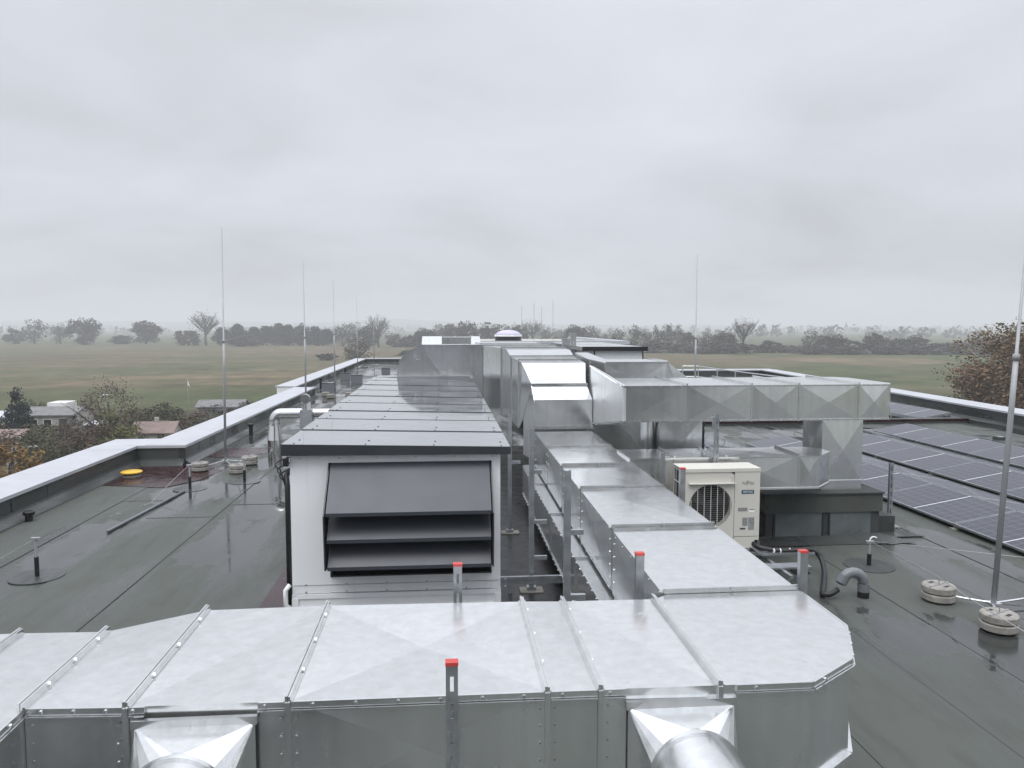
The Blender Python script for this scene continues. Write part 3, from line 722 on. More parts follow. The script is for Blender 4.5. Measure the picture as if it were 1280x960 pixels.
def low_branch():
    t = thing('low_branch_duct', 'low galvanised duct passing behind the white outdoor unit with a chamfered right end', 'duct', (3.6,10,0.88))
    z0, z1, y0, y1 = 0.88, 1.31, 9.6, 10.32
    cuts = [2.36,2.95,3.5,3.64,4.62]
    for a, b in zip(cuts, cuts[1:]): sec_hexa(t, box8(a,b-0.004,y0,y1,z0,z1), 0.014 if b-a > .3 else 0)
    m = M(); poly = [(4.62,y0),(4.90,y0),(5.20,9.92),(5.20,10.2),(5.0,10.34),(4.62,10.34)]
    m.prism([(x,y,z0) for x,y in poly], [(x,y,z1) for x,y in poly], 0.012); m.build('duct_section', GV, t)
    for x in cuts[1:]: ring_x(x, y0, y1, z0, z1, 0.028, 0.010, 0.02).build('flange', GS, t)
    for zz in (z0+0.002, z1-0.01):
        m = M(); m.bar((2.36,y0-0.008,zz),(4.90,y0-0.008,zz),0.016,0.022); m.build('edge_lip', GS, t)
        m = M(); m.bar((4.90,y0-0.008,zz),(5.207,9.915,zz),0.016,0.022); m.build('edge_lip', GS, t)
    # drop box and elbow feeding it from above
    sec_hexa(t, box8(3.08,3.71,10.75,11.35,0.95,1.675), 0.016)
    m = M(); m.box(3.712,3.74,10.74,11.36,0.95,1.675); m.build('flange', MT['anthracite'], t)
    sec_hexa(t, box8(2.80,3.66,13.35,13.9,0.5,1.74), 0.014)
    poly = [(2.46,0.6),(3.25,0.6),(3.22,1.02),(3.08,1.2),(2.86,1.36),(2.46,1.36)]
    m = M(); m.prism([(x,13.3,z) for x,z in poly], [(x,12.55,z) for x,z in poly], 0.003); m.build('duct_section', GV, t)
    p = M(); p.ring_tube([(2.96,11.0,1.0),(2.96,11.0,1.675)], 0.10, 20); smooth_by_angle(p.build('round_pipe', GS, t))
low_branch()

def kerb():
    t = thing('duct_kerb', 'black membrane-clad roof kerb carrying the vertical duct drop', 'roof kerb', (5.3,11.2,0))
    m = M(); m.box(4.48,6.15,10.27,12.2,0,0.40); m.build('lower_upstand', MT['facing'], t)
    m = M(); m.box(4.45,6.18,10.24,12.23,0.385,0.64); m.build('upper_band', MT['membrane'], t)
    m = M(); m.box(4.43,6.20,10.22,12.25,0.641,0.662); m.build('top_sheet', MT['facing'], t)
    for x0, x1 in ((4.62,5.30),(5.42,6.02)):
        m = M(); m.box(x0,x1,10.262,10.269,0.05,0.384); m.build('membrane_sheet', MT['wet_sheet'], t)
    for x in (5.31,5.41,4.6): 
        m = M(); m.box(x-0.012,x+0.012,10.258,10.266,0.03,0.64); m.build('seam_bead', MT['bead'], t)
    m = M(); m.add([(4.3,9.9,0.02),(6.5,9.9,0.02),(6.3,10.26,0.02),(6.15,10.265,0.07),(4.48,10.265,0.07),(4.3,10.26,0.02)], [(0,1,2,3,4,5)]); m.build('base_sheet', MT['facing'], t)
    m = M(); m.box(6.21,6.50,10.45,11.1,0,0.26); m.build('side_step', MT['facing'], t)
    m = M(); m.prism([(6.16,10.2,0.018),(6.8,10.2,0.018),(6.62,10.62,0.018),(6.50,11.3,0.018),(6.16,11.3,0.018)],[(6.16,10.2,0.024),(6.8,10.2,0.024),(6.62,10.62,0.024),(6.50,11.3,0.024),(6.16,11.3,0.024)]); m.build('base_sheet', MT['facing'], t)
kerb()

# ------------------------------------------------------------------ air handling units
def ahu():
    t = thing('air_handling_unit', 'large white rooftop air handling unit with a dark louvred intake facing the camera', 'air handler', (-0.5,13.2,0))
    x0, x1, y0, y1 = -1.60, 0.585, 8.05, 18.5
    zt = 1.66
    ox0, ox1, oz0, oz1 = -1.205, 0.49, 0.375, 1.585
    # front wall built round the opening
    m = M()
    m.box(x0,ox0,y0,y0+0.06,0.20,zt); m.box(ox1,x1,y0,y0+0.06,0.20,zt); m.box(ox0,ox1,y0,y0+0.06,oz1,zt); m.box(ox0,ox1,y0,y0+0.06,0.29,oz0)
    m.build('front_panel', MT['white'], t)
    m = M(); m.box(ox0,ox1,y0+0.003,y0+0.055,0.203,0.284); m.build('front_trim', MT['white'], t)
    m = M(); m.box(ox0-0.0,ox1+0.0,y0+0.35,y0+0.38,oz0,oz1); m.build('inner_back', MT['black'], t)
    n = 8; st = (y1-y0-0.06)/n
    for side, xa, xb in ((0,x0,x0+0.05),(1,x1-0.05,x1)):
        for i in range(n):
            a = y0+0.062+i*st; p = M(); p.box(xa,xb,a,a+st-0.006,0.20,zt); p.build('side_panel', MT['white'], t)
    m = M(); m.box(x0,x1,y1-0.001,y1+0.04,0.2,zt); m.build('rear_panel', MT['white'], t)
    m = M(); m.box(x0-0.004,x1+0.004,y0-0.012,y0+0.055,0.145,0.192); m.box(x0-0.004,x1+0.004,y0-0.012,y0+0.002,0.02,0.05); m.box(x0,x1,y0+0.002,y0+0.05,0.02,0.145)
    m.box(x0-0.006,x0+0.06,y0-0.016,y0,0.02,0.15); m.box(x1-0.06,x1+0.006,y0-0.016,y0,0.02,0.15)
    m.box(x0-0.004,x0+0.06,y0+0.06,y1,0.02,0.19); m.box(x1-0.06,x1+0.004,y0+0.06,y1,0.02,0.19); m.build('base_frame', MT['white'], t)
    sm = M()
    for z in (0.285, 0.205):
        for i in range(6): hexscrew(sm, (x0+0.14+i*0.42, y0, z+0.01), (0,-1,0), 0.011, 0.008)
    for i in range(6): hexscrew(sm, (x0+0.10+i*0.4, y0, 1.635), (0,-1,0), 0.010, 0.008)
    sm.build('screws', MT['alu'], t, kind='stuff')
    m = M(); m.box(x0+0.01,x1-0.01,y0-0.0035,y0-0.0005,0.286,0.290); m.build('trim_joint', MT['inkgrey'], t)
    # roof sheets: nine overlapping sheets sloping to the right, dark fascia
    zl, zr = 1.795, 1.740; rx0, rx1 = -1.665, 0.685
    n = 9; ys = [7.95, 9.09, 10.18, 11.17, 12.33, 13.55, 14.8, 16.1, 17.4, 18.62]
    for i in range(n):
        a, b = ys[i], ys[i+1]; s = M(); k = 0.002*(1 if i % 2 else 0)
        dz = lambda u: 0.004*math.sin(u*2+i)
        s.hexa([(rx0,a,zl-0.02),(rx1,a,zr-0.02),(rx1,b+0.03,zr-0.02),(rx0,b+0.03,zl-0.02),(rx0,a,zl+k+0.006),(rx1,a,zr+k+0.006),(rx1,b,zr+k),(rx0,b,zl+k)])
        o = s.build('roof_sheet', MT['ahu_roof'], t)
        lp = M(); lp.hexa([(rx0,a-0.006,zl+k),(rx1,a-0.006,zr+k),(rx1,a+0.008,zr+k),(rx0,a+0.008,zl+k),(rx0,a-0.006,zl+k+0.0045),(rx1,a-0.006,zr+k+0.0045),(rx1,a+0.008,zr+k+0.007),(rx0,a+0.008,zl+k+0.007)])
        if i: lp.build('lap_seam', MT['hood'], o)
        q = M()
        for f in (0.05,0.36,0.66,0.96):
            x = rx0+(rx1-rx0)*f
            for yy in (a+0.06, a+0.32): hexscrew(q, (x+0.01*(yy>a+.1), yy, zl+(zr-zl)*f+k+0.004), (0,0,1), 0.011, 0.006)
        q.build('roof_screws', MT['black'], o, kind='stuff')
    m = M(); m.hexa([(rx0,7.945,zl-0.115),(rx1,7.945,zr-0.075),(rx1,7.957,zr-0.075),(rx0,7.957,zl-0.115),(rx0,7.945,zl+0.004),(rx1,7.945,zr+0.004),(rx1,7.957,zr+0.004),(rx0,7.957,zl+0.004)]); m.build('fascia', MT['anthracite'], t)
    m = M(); m.box(rx0-0.004,rx0+0.006,7.957,18.6,zl-0.115,zl-0.021); m.build('fascia', MT['anthracite'], t)
    m = M(); m.box(rx1-0.006,rx1+0.004,7.957,18.6,zr-0.075,zr-0.021); m.build('fascia', MT['anthracite'], t)
    m = M(); m.box(x0+0.01,x1-0.01,y0+0.01,y1,zt,zr-0.022); m.build('roof_packing', MT['white'], t)
    # louvre
    H = MT['hood']
    m = M(); m.box(ox0,ox0+0.018,y0-0.02,y0+0.2,oz0,oz1); m.box(ox1-0.018,ox1,y0-0.02,y0+0.2,oz0,oz1); m.box(ox0,ox1,y0-0.02,y0+0.2,oz1-0.018,oz1); m.box(ox0,ox1,y0-0.02,y0+0.2,oz0,oz0+0.015)
    lv = m.build('louvre', MT['anthracite'], t)
    def blade(ya, za, yb, zb):
        s = M(); a, b = ox0+0.025, ox1-0.025
        s.hexa([(a,yb,zb),(b,yb,zb),(b,ya,za),(a,ya,za),(a,yb,zb+0.012),(b,yb,zb+0.012),(b,ya,za+0.012),(a,ya,za+0.012)])
        s.box(a,b,yb-0.006,yb+0.006,zb-0.022,zb+0.013)
        s.build('louvre_blade', H, lv)
    blade(8.03, 1.565, 7.62, 1.14); blade(8.0, 1.22, 7.66, 0.86); blade(8.0, 0.94, 7.68, 0.575)
    for xx in (ox0-0.004, ox1-0.012):
        s = M(); poly = [(8.05,1.57),(7.615,1.125),(7.66,0.56),(8.05,0.50)]
        if xx > 0: poly = [(8.05,1.57),(7.615,1.125),(7.66,0.56),(8.05,0.50)]
        s.prism([(xx,y,z) for y,z in poly][::1], [(xx+0.014,y,z) for y,z in poly][::1]); 
        s.build('side_cheek', MT['anthracite'], lv)
    # cables and pipes on the left flank
    m = M(); m.ring_tube([(-1.66,8.2,0.02),(-1.66,8.2,1.30),(-1.68,8.25,1.42),(-1.645,8.6,1.5)], 0.028, 10); m.build('cable_duct', MT['black'], t, smooth=True)
    for k in range(3):
        m = M(); z = 1.36+k*0.06
        pts = [(-1.66,8.2,1.2+k*0.03)]+[(-1.66-0.09*math.sin(math.pi*i/8)-0.02*k, 8.2+0.10*i/8, z+0.12*i/8) for i in range(1,8)]+[(-1.605,8.32,z+0.14)]
        m.ring_tube(pts, 0.009, 6); m.build('cable', MT['black'], t, smooth=True)
    m = M(); m.ring_tube([(-1.60,8.0,0.06),(-1.66,7.99,0.10),(-1.66,7.99,0.26),(-1.62,8.02,0.31)], 0.025, 10); m.build('drain_pipe', MT['tint_white'], t, smooth=True)
    m = M(); m.box(-1.66,-1.61,8.0,8.06,1.56,1.64); m.build('cable_gland', MT['black'], t)
    return t
ahu()
def ahu2():
    t = thing('air_handling_unit', 'smaller white air handling unit with a thin black roof edge beyond the galvanised branch ducts', 'air handler', (4.5,22,0))
    m = M(); m.box(3.94,5.25,20,26,0.15,2.36); m.build('casing', MT['white'], t)
    m = M(); m.box(3.62,5.33,19.9,26.1,2.361,2.46); m.build('roof_sheet', MT['ahu_roof'], t)
    m = M(); m.box(3.60,5.35,19.88,19.899,2.355,2.47); m.build('fascia', MT['black'], t)
    m = M(); m.box(3.93,3.96,19.99,20.02,0.15,2.35); m.build('corner_post', MT['black'], t)
    m = M(); m.box(5.23,5.26,19.99,20.02,0.15,2.35); m.build('corner_post', MT['black'], t)
    m = M(); m.box(3.94,5.25,20,26,0,0.149); m.build('base_frame', MT['strut'], t)
ahu2()

# ------------------------------------------------------------------ outdoor condenser unit
def text(s, size, mat, parent, loc, rot, ext=0.001, name='lettering', width=None):
    cu = bpy.data.curves.new(name, 'FONT'); cu.body = s; cu.size = size; cu.extrude = ext; cu.align_x = 'CENTER'; cu.align_y = 'CENTER'
    o = bpy.data.objects.new(name, cu); COL.objects.link(o)
    dg = bpy.context.evaluated_depsgraph_get(); me = bpy.data.meshes.new_from_object(o.evaluated_get(dg))
    bpy.data.objects.remove(o); ob = bpy.data.objects.new(name, me); COL.objects.link(ob)
    me.materials.clear(); me.materials.append(mat)
    if width:
        w = max(v.co.x for v in me.vertices)-min(v.co.x for v in me.vertices); k = width/w
        for v in me.vertices: v.co.x *= k
    ob.parent = parent; ob.location = Vector(loc)-ORG[parent.name]; ob.rotation_euler = rot; ORG[ob.name] = ORG[parent.name]
    return ob
def condenser():
    x0, x1, y0, y1, z0, z1 = 2.895, 3.865, 9.05, 9.44, 0.27, 1.25
    t = thing('outdoor_unit', 'ivory air conditioning outdoor unit with one round fan grille beside the long duct', 'air conditioner', (3.38,9.25,z0))
    B = MT['beige']; fx, fz, fr = 3.245, 0.795, 0.268; px = 3.545
    # front plate with a true round hole
    m = M(); n = 48; yy = y0
    def sqp(a):
        c, s = math.cos(a), math.sin(a); L, Rr, bo, to = fx-x0, px-0.004-fx, fz-z0-0.06, z1-0.03-fz
        k = min((Rr if c > 0 else L)/max(1e-6,abs(c)), (to if s > 0 else bo)/max(1e-6,abs(s))); return (fx+c*k, fz+s*k)
    inner = []; outer = []
    for i in range(n):
        a = 2*math.pi*i/n; inner.append((fx+fr*math.cos(a), fz+fr*math.sin(a))); outer.append(sqp(a))
    for i in range(n):
        j = (i+1) % n
        m.add([(outer[i][0],yy,outer[i][1]),(outer[j][0],yy,outer[j][1]),(inner[j][0],yy,inner[j][1]),(inner[i][0],yy,inner[i][1])], [(0,1,2,3)])
        m.add([(inner[i][0],yy,inner[i][1]),(inner[j][0],yy,inner[j][1]),(inner[j][0],yy+0.10,inner[j][1]),(inner[i][0],yy+0.10,inner[i][1])], [(0,1,2,3)])
    m.build('fan_panel', B, t)
    m = M(); m.box(x0,x0+0.02,y0+0.001,y0+0.05,z0,z1); m.box(x0,px-0.004,y0+0.0015,y0+0.02,z0,z0+0.065); m.box(x0,px-0.004,y0+0.0015,y0+0.02,z1-0.034,z1); m.box(x0,x1,y1-0.02,y1,z0,z1); m.build('casing_frame', B, t)
    m = M(); m.box(px,x1,y0-0.004,y0+0.02,0.415,z1-0.03); m.build('service_panel', B, t)
    m = M(); m.box(px,x1-0.055,y0-0.003,y0+0.02,z0,0.408); m.box(x1-0.055,x1,y0-0.003,y0+0.02,0.365,0.408); m.box(x1-0.02,x1,y0+0.02,y1,z0+0.09,z1-0.03); m.box(x1-0.02,x1,y0+0.12,y1,z0,z0+0.09); m.build('side_panel', B, t)
    m = M(); m.box(x1-0.055,x1-0.003,y0+0.03,y0+0.05,z0,0.362); m.build('pipe_recess', MT['black'], t)
    m = M(); m.box(x0-0.006,x1+0.006,y0-0.010,y1+0.006,z1,z1+0.014); m.box(x0-0.006,x1+0.006,y0-0.010,y0-0.006,z1-0.028,z1); m.build('lid', B, t)
    m = M(); m.box(fx-0.28,fx+0.295,y0-0.05,y0-0.002,fz+fr+0.016,fz+fr+0.026); m.build('rain_lip', B, t)
    m = M()
    for k in range(-3, 4):
        dx = k*0.083; h = math.sqrt(max(0.0, (fr-0.004)**2-dx*dx)); m.box(fx+dx-0.0045,fx+dx+0.0045,y0-0.010,y0-0.003,fz-h,fz+h)
    gr = m.build('fan_grille', MT['beige_dark'], t)
    m = M()
    for k in range(-10, 11):
        dz = k*0.025; h = math.sqrt(max(0.0,(fr-0.003)**2-dz*dz)); m.box(fx-h,fx+h,y0-0.002,y0+0.001,fz+dz-0.0012,fz+dz+0.0012)
    m.build('grille_wires', MT['inkgrey'], gr, kind='stuff')
    m = M(); m.ring_tube([(fx,y0+0.05,fz),(fx,y0+0.09,fz)], 0.06, 16)
    for k in range(3):
        a = k*2.094+0.4; d = Vector((math.cos(a),0,math.sin(a))); e = Vector((-math.sin(a),0,math.cos(a))); c = Vector((fx,y0+0.07,fz))
        p = [c+d*0.05-e*0.03, c+d*0.25-e*0.10, c+d*0.25+e*0.09, c+d*0.05+e*0.04]; off = Vector((0,0.03,0))
        m.prism([q+off*(i in (0,1)) for i, q in enumerate(p)], [q+off*(i in (0,1))-Vector((0,0.006,0)) for i, q in enumerate(p)])
    m.build('fan', MT['anthracite'], t)
    m = M(); m.box(x0+0.03,px,y0+0.12,y0+0.30,z0+0.05,z1-0.03); m.build('fan_chamber', MT['black'], t)
    m = M(); m.box(x0+0.006,x0+0.02,y0+0.052,y1-0.022,z0+0.03,z1-0.03); m.build('coil', MT['coil'], t)
    m = M()
    for z in (z0+0.01, 0.52, 0.80, 1.06, z1-0.03): m.box(x0-0.001,x0+0.005,y0+0.05,y1-0.02,z,z+0.012)
    for y in (y0+0.17, y0+0.29): m.box(x0-0.001,x0+0.0045,y-0.004,y+0.004,z0,z1-0.02)
    m.build('coil_guard', B, t)
    yf = y0-0.0045
    text('FUJITSU', 0.05, MT['ink'], t, (3.715,yf,1.075), (R(90),0,0), width=0.145)
    m = M(); m.lathe(0,0,[(0.0001,0),(0.012,0)],12); 
    m = M(); m.ring_tube(arc((3.708,yf-0.0006,1.100),0.010,0,330,9,((1,0,0),(0,0,1))),0.0022,4); m.build('emblem', MT['ink'], t)
    m = M(); m.box(3.633,3.790,yf-0.003,yf,0.948,0.993); bd = m.build('badge', MT['teal'], t)
    text('AIRSTAGE', 0.034, MT['tint_white'], bd, (3.711,yf-0.0032,0.970), (R(90),0,0), width=0.125)
    for (a, b, c, d, mat, nm) in ((3.592,3.712,0.728,0.772,'inkgrey','handle_recess'),(3.730,3.800,0.712,0.742,'tint_white','sticker'),(3.735,3.800,0.745,0.752,'ink','sticker'),(3.650,3.715,0.545,0.648,'inkgrey','sticker'),(3.725,3.800,0.495,0.650,'alu','sticker'),(3.620,3.690,0.500,0.520,'ink','sticker')):
        m = M(); m.box(a,b,yf-0.0015,yf,c,d); m.build(nm, MT[mat], t)
    m = M(); m.box(3.50,3.535,y0-0.0016,y0-0.0003,1.10,1.16); m.build('sticker', MT['beige_dark'], t)
    for xx in (3.05, 3.70):
        m = M(); m.box(xx-0.05,xx+0.05,y0-0.02,y1+0.03,z0-0.03,z0-0.001); m.build('foot', MT['strut'], t)
condenser()
def stand():
    t = thing('equipment_stand', 'galvanised steel rail frame on the roof carrying the ivory outdoor unit', 'steel frame', (3.4,9.2,0))
    for y in (8.98, 9.46):
        m = M(); m.bar((2.6,y,0.21),(4.05,y,0.21),0.041,0.041); m.build('rail', MT['strut'], t)
    for x in (2.98, 3.90):
        m = M(); m.bar((x,8.2,0.165),(x,9.7,0.165),0.041,0.041); m.build('rail', MT['strut'], t)
    for x in (2.98, 3.90):
        for y in (8.3, 9.6):
            m = M(); m.box(x-0.02,x+0.02,y-0.02,y+0.02,0.03,0.143); m.build('leg', MT['strut'], t)
            m = M(); m.box(x-0.11,x+0.11,y-0.11,y+0.11,0.016,0.03); m.build('foot_plate', MT['black'], t)
    m = M(); m.box(3.75,4.25,8.42,8.60,0.19,0.21); m.build('plate', MT['strut'], t)
stand()
def tray():
    t = thing('cable_tray', 'thin galvanised pipe tray leading right from the ivory outdoor unit', 'cable tray', (4.1,8.85,0.02))
    m = M(); m.box(3.80,4.47,8.80,8.812,0.235,0.265); m.box(3.80,4.47,8.812,8.92,0.235,0.240); m.build('tray', MT['strut'], t)
    m = M(); m.box(4.30,4.32,8.83,8.87,0.018,0.234); m.build('leg', MT['strut'], t)
    m = M(); m.box(4.22,4.40,8.76,8.94,0.016,0.026); m.build('foot_plate', MT['black'], t)
    h = thing('insulated_hose', 'thick black insulated hose drooping from the pipe tray into the swan-neck pipe', 'hose', (4.3,8.6,0))
    pts = [(3.80,9.06,0.32),(3.86,8.95,0.29),(4.1,8.87,0.27),(4.40,8.86,0.28),(4.50,8.84,0.26),(4.545,8.78,0.18),(4.50,8.62,0.09),(4.36,8.35,0.05),(4.22,8.10,0.035),(4.16,7.98,0.045),(4.22,7.93,0.06),(4.315,7.955,0.10)]
    # smooth the polyline
    P = [Vector(p) for p in pts]; out = []
    for i in range(len(P)-1):
        p0, p1, p2, p3 = P[max(i-1,0)], P[i], P[i+1], P[min(i+2,len(P)-1)]
        for k in range(5):
            u = k/5; out.append(0.5*((2*p1)+(p2-p0)*u+(2*p0-5*p1+4*p2-p3)*u*u+(3*p1-p0-3*p2+p3)*u**3))
    out.append(P[-1])
    m = M(); m.ring_tube(out, 0.031, 10); m.build('hose', MT['black'], h, smooth=True)
    for x in (3.98,4.06,4.18,4.28,4.40):
        m = M(); m.ring_tube([(x-0.006,8.865,0.275),(x+0.006,8.865,0.275)], 0.029, 10); m.build('clip', MT['tint_white'], h)
tray()
def swan():
    t = thing('swan_neck_pipe', 'grey plastic swan-neck pipe rising from the roof beside the foreground duct corner', 'pipe', (4.61,7.95,0))
    m = M(); m.cyl(4.61,7.95,0.012,0.075,0.062,18); m.build('sleeve', MT['black'], t)
    path = [(4.61,7.95,0.07),(4.61,7.95,0.16)]+[tuple(p) for p in arc((4.48,7.95,0.16),0.13,0,150,10,((1,0,0),(0,0,1)))]
    end = Vector(path[-1]); 
    m = M(); m.ring_tube(path, 0.056, 18); m.build('bend', MT['pvc'], t, smooth=True)
    m = M(); m.cyl(4.61,7.95,0.075,0.165,0.063,18); smooth_by_angle(m.build('coupling', MT['pvc'], t))
    m = M(); m.ring_tube([end+Vector((0.012,0,0.02)), end+Vector((-0.02,0,-0.045)), end+Vector((-0.026,0,-0.056)), end+Vector((-0.03,0,-0.065))], [0.063,0.063,0.05,0.03], 18); smooth_by_angle(m.build('coupling', MT['pvc'], t))
swan()

# ------------------------------------------------------------------ strut posts
def strut_post(label, x, y, h, cap=True, slots=False, arms=(), base=True, z0=0.0, w=0.055, dpt=0.042, group='steel channel posts along the ductwork', face=-1):
    t = thing('channel_post', label, 'steel post', (x,y,z0), group)
    m = M(); a, b = x-w/2, x+w/2; yf, yb = y-dpt/2, y+dpt/2
    m.box(a,a+0.005,yf,yb,z0+0.012,h); m.box(b-0.005,b,yf,yb,z0+0.012,h)
    if slots:
        s = 0.014
        m.box(a+0.005,a+0.005+s,yf,yf+0.005,z0+0.012,h); m.box(b-0.005-s,b-0.005,yf,yf+0.005,z0+0.012,h)
        z = h
        while z > z0+0.15:
            m.box(a+0.005+s,b-0.005-s,yf,yf+0.005,z-0.055,z-0.0); z -= 0.125
        m.box(a+0.005+s,b-0.005-s,yf,yf+0.005,z0+0.012,z)
    else:
        m.box(a+0.005,b-0.005,yf,yf+0.005,z0+0.012,h)
    m.box(a+0.005,a+0.014,yb-0.005,yb,z0+0.012,h); m.box(b-0.014,b-0.005,yb-0.005,yb,z0+0.012,h)
    m.build('channel', MT['strut'], t)
    if cap:
        m = M(); m.box(a-0.002,b+0.002,yf-0.002,yb+0.002,h,h+0.010); m.box(a-0.002,b+0.002,yf-0.002,yf-0.0005,h-0.006,h); m.build('end_cap', MT['red'], t)
    if base:
        m = M(); m.box(x-0.13,x+0.13,y-0.09,y+0.09,z0+0.004 if z0 else 0.021,z0+0.034); m.build('base_plate', MT['concrete'], t)
        m = M(); m.box(x-0.05,x+0.05,y-0.045,y+0.045,z0+0.034,z0+0.07); m.build('base_clamp', MT['strut'], t)
    for (x2, z) in arms:
        m = M(); m.bar((x+w/2,y-0.002,z),(x2,y-0.002,z),0.041,0.041); m.build('bracket_arm', MT['strut'], t)
    return t
strut_post('slotted channel post with red cap standing before the front duct', 0.025, 3.40, 1.475, slots=True)
strut_post('slotted channel post with red cap in front of the white unit louvre', 0.077, 4.83, 1.48, slots=True)
strut_post('channel post with red cap at the inner corner of the two big ducts', 1.27, 4.86, 1.51)
strut_post('channel post with red cap at the foreground duct corner near the swan-neck pipe', 2.42, 4.93, 1.475)
strut_post('capless post nearest the camera in the gap between white unit and long duct', 0.97, 5.98, 1.86, cap=False, arms=((1.10,1.36),(1.12,0.83)))
strut_post('post with two bracket arms standing in the dark gap beside the long duct', 0.965, 8.45, 1.87, cap=False, arms=((1.08,1.38),(1.14,0.81),(1.14,0.40)))
strut_post('farthest post in the dark gap, beside the tall duct', 0.93, 10.9, 1.75, cap=False, arms=((1.08,1.05),))
strut_post('short channel post with red cap between long duct and outdoor unit', 2.47, 7.75, 1.52)
strut_post('tall slotted post with clamp behind the ivory outdoor unit', 3.465, 9.50, 1.88, cap=False, slots=True)
strut_post('grey post stub between the raised branch duct and the long duct', 2.72, 9.35, 1.42, cap=False)
strut_post('leaning slotted post with foot plate right of the black kerb', 6.60, 10.75, 0.98, cap=False, slots=True, arms=())
def clamp():
    t = thing('pipe_clamp', 'small dark pipe clamp bolted on the top of the tall slotted post', 'clamp', (3.43,9.45,1.8))
    m = M(); m.box(3.40,3.435,9.44,9.475,1.70,1.85); m.build('plate', MT['strut'], t)
    m = M(); m.ring_tube(arc((3.395,9.45,1.82),0.03,0,360,12,((1,0,0),(0,0,1))),0.006,6); m.build('ring', MT['strut'], t)
clamp()
def beam():
    t = thing('support_beam', 'horizontal galvanised beam bridging the dark gap at the foot of the white unit', 'steel beam', (0.95,8.38,0.18))
    m = M(); m.bar((0.60,8.36,0.197),(1.95,8.36,0.197),0.041,0.041); m.build('rail', MT['strut'], t)
    m = M(); m.bar((0.60,8.36,0.154),(1.95,8.36,0.154),0.041,0.041); m.build('rail', MT['strut'], t)
    for x in (0.72,1.80):
        m = M(); m.box(x-0.02,x+0.02,8.34,8.38,0.03,0.133); m.build('leg', MT['strut'], t)
beam()

# ------------------------------------------------------------------ lightning protection
def weight(x, y, label, group):
    t = thing('concrete_weight', label, 'concrete weight', (x,y,0.012), group)
    m = M(); m.lathe(x, y, [(0.135,0.016),(0.135,0.030)], 20); m.build('rubber_pad', MT['black'], t)
    for k, z in enumerate((0.026, 0.112)):
        m = M(); m.lathe(x, y, [(0.150,z),(0.168,z+0.014),(0.170,z+0.070),(0.156,z+0.082)], 28); d = smooth_by_angle(m.build('disc', MT['concrete'], t), 35)
    for s in (-1, 1):
        m = M(); a = 0.5
        c = Vector((x,y,0.1945)); u = Vector((math.cos(a),math.sin(a),0)); v = Vector((-u.y,u.x,0))
        m.prism([c+v*s*0.085+u*-0.04+v*-0.018, c+v*s*0.085+u*0.04+v*-0.018, c+v*s*0.085+u*0.04+v*0.018, c+v*s*0.085+u*-0.04+v*0.018], [p+Vector((0,0,0.0012)) for p in (c+v*s*0.085+u*-0.04+v*-0.018, c+v*s*0.085+u*0.04+v*-0.018, c+v*s*0.085+u*0.04+v*0.018, c+v*s*0.085+u*-0.04+v*0.018)]); m.build('lifting_slot', MT['black'], t)
    m = M(); m.bar((x-0.15,y-0.07,0.197),(x+0.15,y+0.07,0.197),0.02,0.006); m.build('strap', MT['inkgrey'], t)
    m = M(); m.cyl(x,y,0.195,0.26,0.006,6); m.build('threaded_rod', MT['wire'], t)
    return t
def mast(x, y, h, label, blocks, lean=(0,0), where='', r=0.027, z0=0.0):
    t = thing('lightning_rod', label, 'lightning rod', (x,y,z0), 'slim lightning rods on the roof')
    zc = 2.65
    P = lambda z: (x+lean[0]*z, y+lean[1]*z, z0+z)
    m = M(); m.ring_tube([P(0.06),P(0.8*zc),P(zc)], [r,r,r*0.92], 12); m.build('lower_tube', MT['mast'], t, smooth=True)
    m = M(); m.ring_tube([P(zc),P(zc+0.06),P(zc+0.07),P(h-z0)], [r*1.25,r*1.25,r*0.62,r*0.30], 10); m.build('upper_rod', MT['mast'], t, smooth=True)
    m = M(); m.box(x-0.06,x+0.06,y-0.06,y+0.06,z0+0.05,z0+0.075); m.build('base_plate', MT['alu'], t)
    for (bx, by, nm) in blocks:
        m = M(); d = Vector((bx-x,by-y,0)); q = Vector((x,y,z0+0.065))
        m.ring_tube([q, q+d*0.5+Vector((0,0,0.01)), q+d*0.78+Vector((0,0,0.02))], 0.013, 6); m.build('tripod_leg', MT['alu'], t)
        if nm: weight(bx, by, nm, 'round concrete weights under the lightning rods')
mast(5.80, 7.50, 4.6, 'thick lightning rod at the right edge rising out of the picture', [(5.36,7.76,'concrete weight left of the thick right-hand lightning rod'),(5.42,6.92,'concrete weight nearest the camera under the thick right-hand rod'),(6.50,7.62,'concrete weight at the right picture edge behind the thick rod')], (0.046,0.0), r=0.028)
def tri(x, y, rr, names, a0): return [(x+rr*math.cos(R(a0+120*i)), y+rr*math.sin(R(a0+120*i)), names[i]) for i in range(3)]
mast(-4.80, 17.2, 5.12, 'tallest lightning rod in view, on the left roof near the yellow drain', [(-5.05,16.25,'concrete weight left of the tallest left rod'),(-4.22,15.95,'concrete weight in front of the tallest left rod'),(-4.22,16.95,'concrete weight right of the tallest left rod, by the silver pipe')], (0.012,0))
mast(-4.19, 23.7, 4.94, 'second lightning rod from the left, behind the silver elbow pipe', tri(-4.19,23.7,0.6,['']*3,20))
mast(-4.62, 33.0, 4.93, 'third lightning rod from the left over the stepped parapet end', tri(-4.62,33,0.6,['concrete weight right of the third left rod','concrete weight behind the third left rod','concrete weight in front of the third left rod'],20))
mast(-5.77, 52.0, 4.91, 'fourth lightning rod from the left near the far parapet', tri(-5.77,52,0.4,['']*3,20))
mast(-5.34, 59.5, 3.6, 'fifth and farthest lightning rod on the left roof', tri(-5.3,59.5,0.4,['']*3,20))
